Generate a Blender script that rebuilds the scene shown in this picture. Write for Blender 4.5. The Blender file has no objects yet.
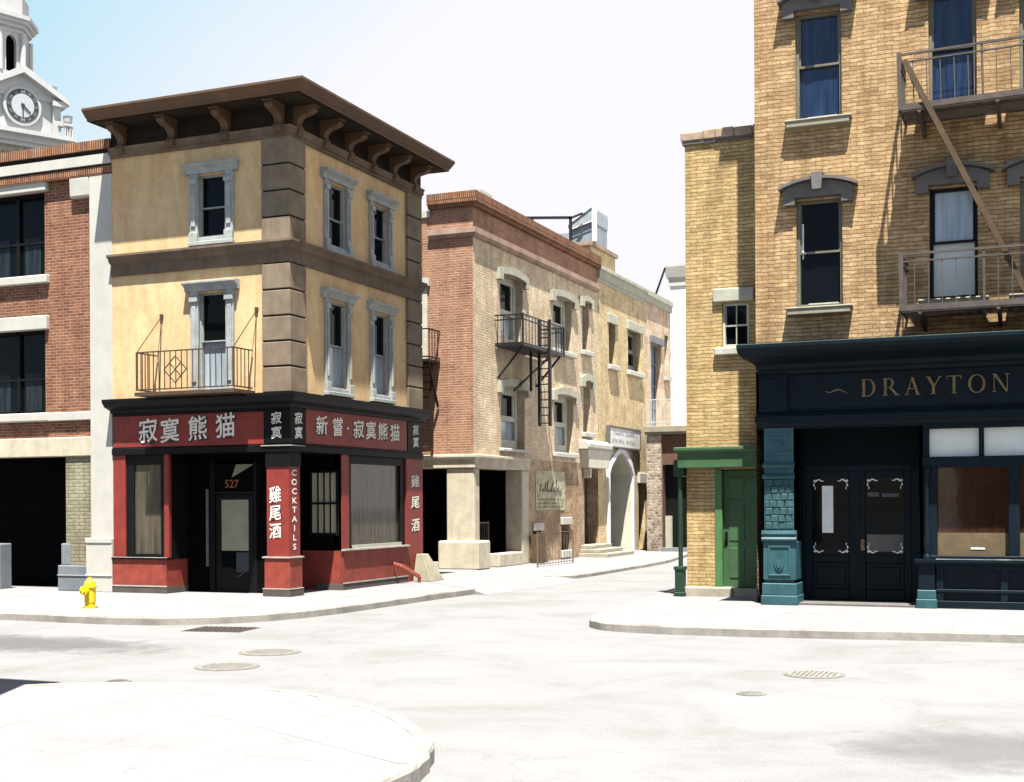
import bpy, bmesh, math, random
from mathutils import Vector, Matrix
random.seed(7)
R = math.radians
sc = bpy.context.scene
col = sc.collection

# ------------------------------------------------------------------ materials
def _base(name, rough, spec=0.3):
    m = bpy.data.materials.new(name); m.use_nodes = True
    nt = m.node_tree; b = nt.nodes['Principled BSDF']
    b.inputs['Roughness'].default_value = rough
    b.inputs['Specular IOR Level'].default_value = spec
    return m, nt, b
def _n(nt, t, **kw):
    n = nt.nodes.new(t)
    for k, v in kw.items(): setattr(n, k, v)
    return n
def _noise(nt, vec, scale, detail=4, rough=0.6, dist=0.0):
    n = _n(nt, 'ShaderNodeTexNoise'); n.inputs['Scale'].default_value = scale
    n.inputs['Detail'].default_value = detail; n.inputs['Roughness'].default_value = rough
    n.inputs['Distortion'].default_value = dist
    nt.links.new(vec, n.inputs['Vector']); return n.outputs['Fac']
def _ramp(nt, fac, a, b, c0=(0,0,0,1), c1=(1,1,1,1)):
    r = _n(nt, 'ShaderNodeValToRGB'); e = r.color_ramp.elements
    e[0].position = a; e[1].position = b; e[0].color = c0; e[1].color = c1
    nt.links.new(fac, r.inputs['Fac']); return r.outputs['Color']
def _mix(nt, fac, a, b, mode='MIX'):
    x = _n(nt, 'ShaderNodeMix', data_type='RGBA', blend_type=mode)
    for s, v in (('Factor', fac), ('A', a), ('B', b)):
        i = [k for k in x.inputs if k.name == s and (s == 'Factor' and k.type == 'VALUE' or s != 'Factor' and k.type == 'RGBA')][0]
        if isinstance(v, (int, float)): i.default_value = v
        elif isinstance(v, tuple): i.default_value = (*v[:3], 1)
        else: nt.links.new(v, i)
    return [o for o in x.outputs if o.type == 'RGBA'][0]
def _map(nt, vec, scale):
    m = _n(nt, 'ShaderNodeMapping'); m.inputs['Scale'].default_value = scale
    nt.links.new(vec, m.inputs['Vector']); return m.outputs['Vector']
def _bump(nt, b, h, strength, dist=0.02):
    n = _n(nt, 'ShaderNodeBump'); n.inputs['Strength'].default_value = strength; n.inputs['Distance'].default_value = dist
    nt.links.new(h, n.inputs['Height']); nt.links.new(n.outputs['Normal'], b.inputs['Normal'])

def mat(name, c, rough=0.7, var=0.25, scale=3.0, bump=0.15, streak=None, streak_amt=0.6, spec=0.3, grime=None, k=0.65):
    """plain painted / stone / metal surface: base colour, mottling, optional vertical weather streaks"""
    m, nt, b = _base(name, rough, spec)
    k *= 0.84
    c = tuple(x*k for x in c); streak = streak and tuple(x*k for x in streak); grime = grime and tuple(x*k for x in grime)
    tc = _n(nt, 'ShaderNodeTexCoord').outputs['Object']
    n1 = _noise(nt, tc, scale, 6, 0.65)
    dk = tuple(x * (1 - var) for x in c); lt = tuple(min(1, x * (1 + var * 0.6)) for x in c)
    co = _mix(nt, _ramp(nt, n1, 0.3, 0.72), dk, lt)
    if streak:
        s = _noise(nt, _map(nt, tc, (2.2, 2.2, 0.28)), 1.6, 6, 0.7, 0.3)
        f = _ramp(nt, s, 0.5, 0.78)
        co = _mix(nt, _mix(nt, f, (0,0,0), (streak_amt,)*3), co, streak)
    if grime:
        g = _noise(nt, tc, scale * 5, 5, 0.7)
        co = _mix(nt, _mix(nt, _ramp(nt, g, 0.55, 0.75), (0,0,0), (0.5,)*3), co, grime)
    nt.links.new(co, b.inputs['Base Color'])
    if bump: _bump(nt, b, _noise(nt, tc, scale * 14, 5), bump, 0.012)
    return m

def brick(name, c1, c2, mortar, w=0.2, h=0.066, ms=0.007, patch=None, patch_amt=0.6, bump=0.7, wob=0.012, vary=0.35, rows=0.0):
    c1, c2, mortar = (tuple(x*0.84 for x in q_) for q_ in (c1, c2, mortar)); patch = patch and tuple(x*0.84 for x in patch)
    m, nt, b = _base(name, 0.88, 0.15)
    T = _n(nt, 'ShaderNodeTexCoord'); uv = T.outputs['UV']; ob = T.outputs['Object']
    nz = _n(nt, 'ShaderNodeTexNoise'); nz.inputs['Scale'].default_value = 4.5; nz.inputs['Detail'].default_value = 3
    nt.links.new(uv, nz.inputs['Vector'])
    sub = _n(nt, 'ShaderNodeVectorMath', operation='SUBTRACT'); sub.inputs[1].default_value = (0.5,)*3
    nt.links.new(nz.outputs['Color'], sub.inputs[0])
    sca = _n(nt, 'ShaderNodeVectorMath', operation='SCALE'); sca.inputs['Scale'].default_value = wob
    nt.links.new(sub.outputs[0], sca.inputs[0])
    add = _n(nt, 'ShaderNodeVectorMath', operation='ADD'); nt.links.new(uv, add.inputs[0]); nt.links.new(sca.outputs[0], add.inputs[1])
    bt = _n(nt, 'ShaderNodeTexBrick'); nt.links.new(add.outputs[0], bt.inputs['Vector'])
    bt.inputs['Scale'].default_value = 1.0; bt.inputs['Brick Width'].default_value = w; bt.inputs['Row Height'].default_value = h
    bt.inputs['Mortar Size'].default_value = ms; bt.inputs['Mortar Smooth'].default_value = 0.4; bt.inputs['Bias'].default_value = -0.1
    bt.inputs['Color1'].default_value = (*c1, 1); bt.inputs['Color2'].default_value = (*c2, 1); bt.inputs['Mortar'].default_value = (*mortar, 1)
    col_ = bt.outputs['Color']
    if rows:      # shade of deep bed joints put into the colour, as under overhanging brick faces
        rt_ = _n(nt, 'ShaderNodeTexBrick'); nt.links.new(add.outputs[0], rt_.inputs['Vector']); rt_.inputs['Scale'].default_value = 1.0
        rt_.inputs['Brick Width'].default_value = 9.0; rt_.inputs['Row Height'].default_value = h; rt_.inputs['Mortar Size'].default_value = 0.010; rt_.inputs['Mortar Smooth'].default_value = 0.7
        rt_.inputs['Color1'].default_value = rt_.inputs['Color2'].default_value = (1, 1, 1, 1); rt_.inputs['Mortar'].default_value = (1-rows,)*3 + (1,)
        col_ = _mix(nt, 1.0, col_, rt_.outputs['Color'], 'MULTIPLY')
    n1 = _noise(nt, ob, 1.1, 6, 0.65)
    co = _mix(nt, 1.0, col_, _ramp(nt, n1, 0.25, 0.75, (1-vary,)*3+(1,), (1.12,)*3+(1,)), 'MULTIPLY')
    n3 = _noise(nt, uv, 9.0, 4, 0.7)
    co = _mix(nt, 1.0, co, _ramp(nt, n3, 0.3, 0.7, (0.72,)*3+(1,), (1.15,)*3+(1,)), 'MULTIPLY')
    st_ = _noise(nt, _map(nt, ob, (1.7, 1.7, 0.22)), 1.5, 6, 0.7, 0.3)
    co = _mix(nt, 1.0, co, _ramp(nt, st_, 0.36, 0.62, (0.74, 0.72, 0.70, 1), (1.05,)*3+(1,)), 'MULTIPLY')
    if patch:
        n2 = _noise(nt, _map(nt, ob, (1, 1, 1.5)), 0.9, 7, 0.7, 0.4)
        f = _mix(nt, _ramp(nt, n2, 0.47, 0.58), (0,0,0), (patch_amt,)*3)
        co = _mix(nt, f, co, patch)
    nt.links.new(co, b.inputs['Base Color'])
    inv = _n(nt, 'ShaderNodeMath', operation='SUBTRACT'); inv.inputs[0].default_value = 1.0
    nt.links.new(bt.outputs['Fac'], inv.inputs[1])
    ad = _n(nt, 'ShaderNodeMath', operation='MULTIPLY_ADD'); ad.inputs[1].default_value = 0.9
    nt.links.new(n3, ad.inputs[0]); nt.links.new(inv.outputs[0], ad.inputs[2])
    _bump(nt, b, ad.outputs[0], bump, 0.012)
    return m

def glass(name, c=(0.008, 0.011, 0.015), rough=0.03, spec=0.5, var=0.0, c2=None):
    m, nt, b = _base(name, rough, spec)
    tc = _n(nt, 'ShaderNodeTexCoord').outputs['Object']
    if c2:
        co = _mix(nt, _ramp(nt, _noise(nt, _map(nt, tc, (7, 7, 0.6)), 1.5, 4), 0.35, 0.65), c, c2)
        nt.links.new(co, b.inputs['Base Color'])
    else: b.inputs['Base Color'].default_value = (*c, 1)
    _bump(nt, b, _noise(nt, tc, 2.2, 2), 0.06, 0.02)
    return m

def stained(name, c, stain, stain2):
    """cream stucco with rust-brown runs and cloudy patches"""
    m, nt, b = _base(name, 0.85, 0.2)
    tc = _n(nt, 'ShaderNodeTexCoord').outputs['Object']
    a = _noise(nt, tc, 1.2, 6, 0.6)
    co = _mix(nt, _ramp(nt, a, 0.3, 0.7), tuple(x * 0.88 for x in c), tuple(x * 1.06 for x in c))
    s = _noise(nt, _map(nt, tc, (1.5, 1.5, 0.35)), 1.5, 7, 0.65, 0.5)
    co = _mix(nt, _mix(nt, _ramp(nt, s, 0.43, 0.74), (0,0,0), (0.75,)*3), co, stain)
    gr_ = _noise(nt, tc, 5.5, 8, 0.75, 0.3)
    co = _mix(nt, 1.0, co, _ramp(nt, gr_, 0.3, 0.7, (0.84, 0.81, 0.76, 1), (1.07,)*3+(1,)), 'MULTIPLY')
    s2 = _noise(nt, _map(nt, tc, (4, 4, 0.5)), 1.3, 6, 0.7)
    co = _mix(nt, _mix(nt, _ramp(nt, s2, 0.6, 0.8), (0,0,0), (0.5,)*3), co, stain2)
    nt.links.new(co, b.inputs['Base Color'])
    _bump(nt, b, _noise(nt, tc, 26, 5), 0.12, 0.01)
    return m

def ground_mat(name, c, dark, amt, scale=0.5, bump=0.25, joint=None):
    m, nt, b = _base(name, 0.9, 0.2)
    tc = _n(nt, 'ShaderNodeTexCoord').outputs['Object']
    a = _noise(nt, tc, scale, 8, 0.68, 0.6)
    co = _mix(nt, _mix(nt, _ramp(nt, a, 0.45, 0.75), (0,0,0), (amt,)*3), c, dark)
    g = _noise(nt, tc, 38, 6, 0.8)
    co = _mix(nt, 1.0, co, _ramp(nt, g, 0.3, 0.7, (0.70, 0.70, 0.69, 1), (1.14, 1.14, 1.14, 1)), 'MULTIPLY')
    t = _noise(nt, _map(nt, tc, (0.25, 2.2, 1)), 1.0, 6, 0.7, 0.8)      # tyre-polished drifts
    co = _mix(nt, 1.0, co, _ramp(nt, t, 0.35, 0.65, (0.955, 0.955, 0.945, 1), (1.02,)*3 + (1,)), 'MULTIPLY')
    sp_ = _noise(nt, tc, 3.3, 8, 0.75, 0.4)
    co = _mix(nt, 1.0, co, _ramp(nt, sp_, 0.62, 0.78, (1, 1, 1, 1), (0.66, 0.65, 0.62, 1)), 'MULTIPLY')
    v = _n(nt, 'ShaderNodeTexVoronoi', feature='DISTANCE_TO_EDGE'); v.inputs['Scale'].default_value = 0.22
    wv = _n(nt, 'ShaderNodeVectorMath', operation='ADD')
    nn = _n(nt, 'ShaderNodeTexNoise'); nn.inputs['Scale'].default_value = 1.6; nn.inputs['Detail'].default_value = 6
    nt.links.new(tc, nn.inputs['Vector']); nt.links.new(tc, wv.inputs[0]); nt.links.new(nn.outputs['Color'], wv.inputs[1]); nt.links.new(wv.outputs[0], v.inputs['Vector'])
    cr = _ramp(nt, v.outputs['Distance'], 0.0, 0.004, (0.86, 0.86, 0.85, 1), (1, 1, 1, 1))
    co = _mix(nt, 1.0, co, cr, 'MULTIPLY')
    if joint:
        bt = _n(nt, 'ShaderNodeTexBrick'); nt.links.new(tc, bt.inputs['Vector']); bt.offset = 0.0
        bt.inputs['Scale'].default_value = 1; bt.inputs['Brick Width'].default_value = joint; bt.inputs['Row Height'].default_value = joint
        bt.inputs['Mortar Size'].default_value = 0.012; bt.inputs['Color1'].default_value = bt.inputs['Color2'].default_value = (1,1,1,1)
        bt.inputs['Mortar'].default_value = (0.88, 0.87, 0.85, 1)
        co = _mix(nt, 1.0, co, bt.outputs['Color'], 'MULTIPLY')
    nt.links.new(co, b.inputs['Base Color'])
    _bump(nt, b, g, bump, 0.01)
    return m

M = {}
M['road'] = ground_mat('pale_asphalt', (0.165, 0.164, 0.169), (0.112, 0.112, 0.106), 0.8, bump=.4)
M['patch'] = ground_mat('asphalt_patch', (0.178, 0.175, 0.172), (0.215, 0.21, 0.205), 0.8, 1.2)
M['walk'] = ground_mat('concrete_pavement', (0.184, 0.179, 0.187), (0.138, 0.134, 0.134), 0.7, 0.7, 0.25, 1.5)
M['kerb'] = mat('kerb_stone', (0.385, 0.36, 0.325), 0.9, 0.35, 2.2, 0.4, grime=(0.2, 0.168, 0.13))
M['stucco'] = stained('cream_stucco', (0.50, 0.37, 0.205), (0.40, 0.21, 0.095), (0.28, 0.155, 0.08))
M['quoin'] = mat('quoin_stone', (0.235, 0.18, 0.122), 0.9, 0.35, 2.0, 0.3, (0.34, 0.28, 0.2), 0.6, k=.75)
M['joint'] = mat('dark_joint_and_shade_line', (0.02, 0.018, 0.016), 0.9, 0.2)
M['cornice'] = mat('brown_cornice_paint', (0.15, 0.083, 0.044), 0.65, 0.25, 2, 0.1, (0.20, 0.12, 0.066), 0.45)
M['cornice_dark'] = mat('dark_frieze_brown', (0.040, 0.027, 0.019), 0.8, 0.3, 2, spec=0.1)
M['belt'] = mat('belt_stone', (0.215, 0.155, 0.105), 0.85, 0.35, 2, 0.2, (0.10, 0.07, 0.05), 0.75)
M['casing'] = mat('grey_blue_window_paint', (0.33, 0.36, 0.355), 0.6, 0.3, 4, 0.15, (0.48, 0.45, 0.38), 0.6, k=.85)
M['black'] = mat('black_gloss_paint', (0.008, 0.009, 0.0095), 0.5, 0.3, 3, 0.05, spec=0.12)
M['blackmat'] = mat('black_recess', (0.0045, 0.005, 0.0055), 0.9, 0.3, 3, 0.0, spec=0.03)  # near-black colour stands for the deep shade inside recesses and openings
M['red'] = mat('red_sign_paint', (0.32, 0.045, 0.034), 0.5, 0.3, 2.5, 0.1, (0.19, 0.04, 0.032), 0.7)
M['redlow'] = mat('weathered_red_paint', (0.36, 0.062, 0.04), 0.65, 0.35, 4, 0.15, (0.15, 0.045, 0.035), 0.85)
M['plinth'] = mat('grey_plinth', (0.12, 0.10, 0.085), 0.8, 0.3, 3)
M['whitestrip'] = mat('worn_white_edge', (0.55, 0.52, 0.46), 0.7, 0.3, 5)
M['letter'] = mat('silver_sign_letter', (0.74, 0.72, 0.64), 0.5, 0.25, 6, 0.0, k=1)
M['letter_edge'] = mat('dark_letter_edge', (0.02, 0.015, 0.013), 0.6, 0.1)
M['gold'] = mat('gilt_letter', (0.25, 0.18, 0.07), 0.5, 0.5, 9, 0.0)
M['glass'] = glass('dark_window_glass', (0.0025, 0.0035, 0.0045), 0.03, 0.09)
M['glass_blue'] = glass('blue_sky_reflection_glass', (0.013, 0.027, 0.06), 0.04, 0.35, c2=(0.004, 0.009, 0.024))  # blue sky reflection put into the glass colour
M['glass_cur'] = glass('curtained_window_glass', (0.18, 0.22, 0.25), 0.1, 0.5, c2=(0.29, 0.33, 0.36))
M['glass_white'] = glass('white_painted_glass', (0.36, 0.39, 0.36), 0.2, 0.5, c2=(0.42, 0.44, 0.41))
M['glass_show'] = glass('dim_display_glass', (0.075, 0.062, 0.042), 0.06, 0.25, c2=(0.03, 0.026, 0.02))
M['paper_and_reflection'] = mat('pale_green_paper_and_reflection', (0.40, 0.41, 0.28), 0.8, 0.15, 3, 0)
M['brown_reflection'] = mat('brown_reflection_paint', (0.10, 0.045, 0.025), 0.7, 0.35, 5, 0.1)  # brown shop-window reflection made as a plain colour
M['tan_reflection'] = mat('tan_reflection_paint', (0.16, 0.115, 0.062), 0.8, 0.3, 4, 0.05)  # tan ground reflection in the shop window, made as a plain colour
M['iron'] = mat('black_iron', (0.016, 0.016, 0.017), 0.5, 0.3, 5, 0.05)
M['iron_grey'] = mat('grey_iron', (0.085, 0.068, 0.058), 0.6, 0.4, 6, 0.05, grime=(0.06, 0.034, 0.022), k=.8)
M['iron_rust'] = mat('rusty_iron', (0.10, 0.06, 0.035), 0.7, 0.4, 6, 0.05)
M['plank'] = mat('weathered_plank', (0.17, 0.11, 0.055), 0.85, 0.45, 3, 0.3, k=.45)
M['redbrick'] = brick('red_brick', (0.27, 0.118, 0.067), (0.165, 0.062, 0.037), (0.38, 0.265, 0.185), 0.21, 0.073, 0.009, vary=.4)
M['soldier'] = brick('soldier_brick', (0.38, 0.205, 0.115), (0.29, 0.135, 0.075), (0.06, 0.028, 0.02), 0.066, 0.4, 0.014, wob=0.004)
M['white'] = mat('white_painted_masonry', (0.66, 0.645, 0.58), 0.85, 0.12, 2, 0.1, (0.52, 0.5, 0.43), 0.4, k=.62)
M['greystone'] = mat('grey_painted_stone', (0.23, 0.255, 0.285), 0.8, 0.2, 2)
M['tanbrick'] = brick('beige_pier_brick', (0.32, 0.30, 0.20), (0.27, 0.25, 0.165), (0.18, 0.165, 0.12), 0.3, 0.085, 0.012)
M['alleybrick'] = brick('orange_alley_brick', (0.36, 0.185, 0.115), (0.25, 0.115, 0.072), (0.45, 0.32, 0.23), 0.24, 0.078, 0.014, (0.33, 0.185, 0.12), 0.6, vary=.4)
M['creambrick'] = brick('cream_worn_brick', (0.72, 0.60, 0.41), (0.56, 0.435, 0.285), (0.74, 0.635, 0.47), 0.24, 0.08, 0.014, (0.45, 0.325, 0.235), 0.6, wob=0.05, vary=.45)
M['brownbrick'] = brick('brown_brick', (0.33, 0.22, 0.14), (0.24, 0.145, 0.09), (0.45, 0.34, 0.22), 0.22, 0.075, 0.012, (0.5, 0.4, 0.27), 0.5)
M['tawnybrick'] = brick('tawny_brick', (0.60, 0.47, 0.27), (0.50, 0.37, 0.20), (0.6, 0.49, 0.3), 0.24, 0.08, 0.012, (0.62, 0.5, 0.32), 0.5)
M['pinkbrick'] = brick('pinkish_brick', (0.62, 0.46, 0.33), (0.5, 0.36, 0.25), (0.6, 0.5, 0.38), 0.24, 0.08, 0.012, (0.66, 0.55, 0.42), 0.5)
M['terracotta'] = mat('faded_terracotta', (0.36, 0.245, 0.185), 0.85, 0.35, 2, 0.25, (0.48, 0.40, 0.31), 0.6, k=.85)
M['alleystone'] = mat('greenish_grey_stone', (0.42, 0.42, 0.34), 0.9, 0.25, 3, 0.3, (0.28, 0.27, 0.2), 0.6, k=.85)
M['concrete'] = mat('stained_concrete', (0.52, 0.47, 0.36), 0.9, 0.25, 2.5, 0.3, (0.28, 0.25, 0.16), 0.6, k=.85)
M['frame_pale'] = mat('pale_window_paint', (0.52, 0.52, 0.43), 0.7, 0.25, 4, k=.85)
M['flint'] = brick('flint_rubble', (0.45, 0.39, 0.31), (0.13, 0.09, 0.07), (0.40, 0.33, 0.26), 0.16, 0.12, 0.02, wob=0.12)
M['signwhite'] = mat('white_sign_board', (0.72, 0.70, 0.68), 0.6, 0.1, 3, 0, k=.85)
M['signink'] = mat('faded_sign_ink', (0.36, 0.37, 0.43), 0.7, 0.4, 8, 0)
M['far_white'] = mat('white_render', (0.80, 0.79, 0.80), 0.9, 0.06, 1, k=.8)
M['roofgrey'] = mat('roof_felt', (0.18, 0.17, 0.16), 0.9, 0.2, 2)
M['louvre'] = mat('blue_grey_sheet_metal', (0.32, 0.38, 0.42), 0.5, 0.3, 2, 0, (0.52, 0.54, 0.54), 0.6)
M['yellowbrick'] = brick('yellow_brick', (0.54, 0.40, 0.19), (0.40, 0.27, 0.118), (0.40, 0.275, 0.14), 0.29, 0.078, 0.007, bump=1.0, wob=0.06, vary=0.3, rows=.48)
M['ochrebrick'] = brick('ochre_brick', (0.51, 0.355, 0.185), (0.345, 0.21, 0.102), (0.34, 0.22, 0.12), 0.27, 0.078, 0.007, bump=1.0, wob=0.06, vary=0.36, rows=.5)
M['hood'] = mat('brown_grey_hood_stone', (0.175, 0.16, 0.15), 0.8, 0.25, 3, 0.15)
M['sill'] = mat('sandstone_sill', (0.36, 0.33, 0.245), 0.85, 0.2, 3, 0.2, (0.25, 0.22, 0.16), 0.5)
M['frame_olive'] = mat('olive_window_paint', (0.20, 0.19, 0.14), 0.6, 0.25, 4)
M['navy'] = mat('dark_teal_shop_paint', (0.0045, 0.013, 0.021), 0.5, 0.3, 2.5, 0.06, (0.008, 0.02, 0.027), 0.6, spec=0.12)
M['teal'] = mat('teal_shop_paint', (0.034, 0.122, 0.142), 0.5, 0.35, 3, 0.15, (0.06, 0.17, 0.18), 0.6)
M['teal_rust'] = mat('teal_rough_block', (0.034, 0.118, 0.135), 0.6, 0.5, 9, 1.0)
M['green'] = mat('green_door_paint', (0.058, 0.145, 0.058), 0.55, 0.3, 2.5, 0.1, (0.085, 0.19, 0.08), 0.5)
M['dgreen'] = mat('dark_green_pipe_paint', (0.018, 0.055, 0.033), 0.5, 0.3, 3)
M['lightgreen'] = mat('light_green_jamb_paint', (0.085, 0.23, 0.075), 0.55, 0.25, 3)
M['stone_step'] = mat('worn_stone_step', (0.46, 0.42, 0.33), 0.9, 0.3, 3, 0.3)
M['hydrant'] = mat('yellow_enamel', (0.82, 0.55, 0.012), 0.4, 0.12, 6, 0.05, grime=(0.6, 0.36, 0.02), k=.8)
M['cast'] = mat('cast_iron_cover', (0.24, 0.225, 0.20), 0.7, 0.3, 9, 0.5, grime=(0.14, 0.125, 0.11))
M['cover_lid'] = mat('worn_cover_lid', (0.34, 0.33, 0.30), 0.75, 0.35, 12, 0.7, grime=(0.2, 0.18, 0.16))
M['grate'] = mat('dark_drain_grate', (0.10, 0.075, 0.075), 0.7, 0.4, 9, 0.5)
M['etch'] = mat('etched_white', (0.75, 0.77, 0.77), 0.7, 0.3, 10, 0, k=1.1)
M['brass'] = mat('brass_handle', (0.35, 0.18, 0.08), 0.4, 0.2, 6, 0)
M['pale_plaster'] = mat('pale_plaster', (0.60, 0.57, 0.46), 0.9, 0.15, 2, k=.85)
M['tower'] = mat('white_tower_paint', (0.62, 0.635, 0.63), 0.8, 0.1, 1.2, 0.05, (0.45, 0.45, 0.42), 0.4, k=.6)
M['tower_frieze'] = mat('stone_frieze', (0.40, 0.39, 0.32), 0.9, 0.6, 5, 0.6)
M['dial'] = mat('pale_clock_dial', (0.50, 0.53, 0.56), 0.5, 0.08, 2, 0)
M['dialring'] = mat('dark_clock_ring', (0.045, 0.055, 0.06), 0.5, 0.2, 4, 0)
M['net'] = glass('dim_net_curtain', (.006,.009,.012), .2, .1, c2=(.018,.025,.03))
M['mural'] = None
def mural_mat():
    m, nt, b = _base('faded_painted_advert', 0.9, 0.1)
    tc = _n(nt, 'ShaderNodeTexCoord').outputs['UV']
    a = _noise(nt, _map(nt, tc, (3, 1.2, 1)), 3.2, 6, 0.7)
    co = _mix(nt, _ramp(nt, a, 0.42, 0.6), (0.42, 0.42, 0.30), (0.24, 0.22, 0.16))
    bt = _n(nt, 'ShaderNodeTexBrick'); nt.links.new(tc, bt.inputs['Vector']); bt.inputs['Scale'].default_value = 1
    bt.inputs['Brick Width'].default_value = .22; bt.inputs['Row Height'].default_value = .075; bt.inputs['Mortar Size'].default_value = .01
    bt.inputs['Color1'].default_value = (1,1,1,1); bt.inputs['Color2'].default_value = (.75,.75,.75,1); bt.inputs['Mortar'].default_value = (.8,.75,.65,1)
    co = _mix(nt, 1.0, co, bt.outputs['Color'], 'MULTIPLY')
    nt.links.new(co, b.inputs['Base Color']); return m
M['mural'] = mural_mat()

# ------------------------------------------------------------------ mesh building
def empty(name, loc, label, cat, group=None, rz=0):
    o = bpy.data.objects.new(name, None); col.objects.link(o); o.location = loc; o.rotation_euler.z = rz
    o.empty_display_size = 0.3
    o['label'] = label; o['category'] = cat
    if group: o['group'] = group
    return o
def tag(o, label, cat, group=None, kind=None):
    if label: o['label'] = label
    if cat: o['category'] = cat
    if group: o['group'] = group
    if kind: o['kind'] = kind
    return o
def base_of(p):
    v = Vector((0, 0, 0))
    while p is not None: v += p.location; p = p.parent
    return v

class F:
    """a facade plane: 'A' looks towards -Y (u = X), 'B' looks towards +X (u = Y); d is metres out from the wall"""
    def __init__(s, kind, c): s.k, s.c = kind, c
    def P(s, u, d, z): return (u, s.c - d, z) if s.k == 'A' else (s.c + d, u, z)

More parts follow.
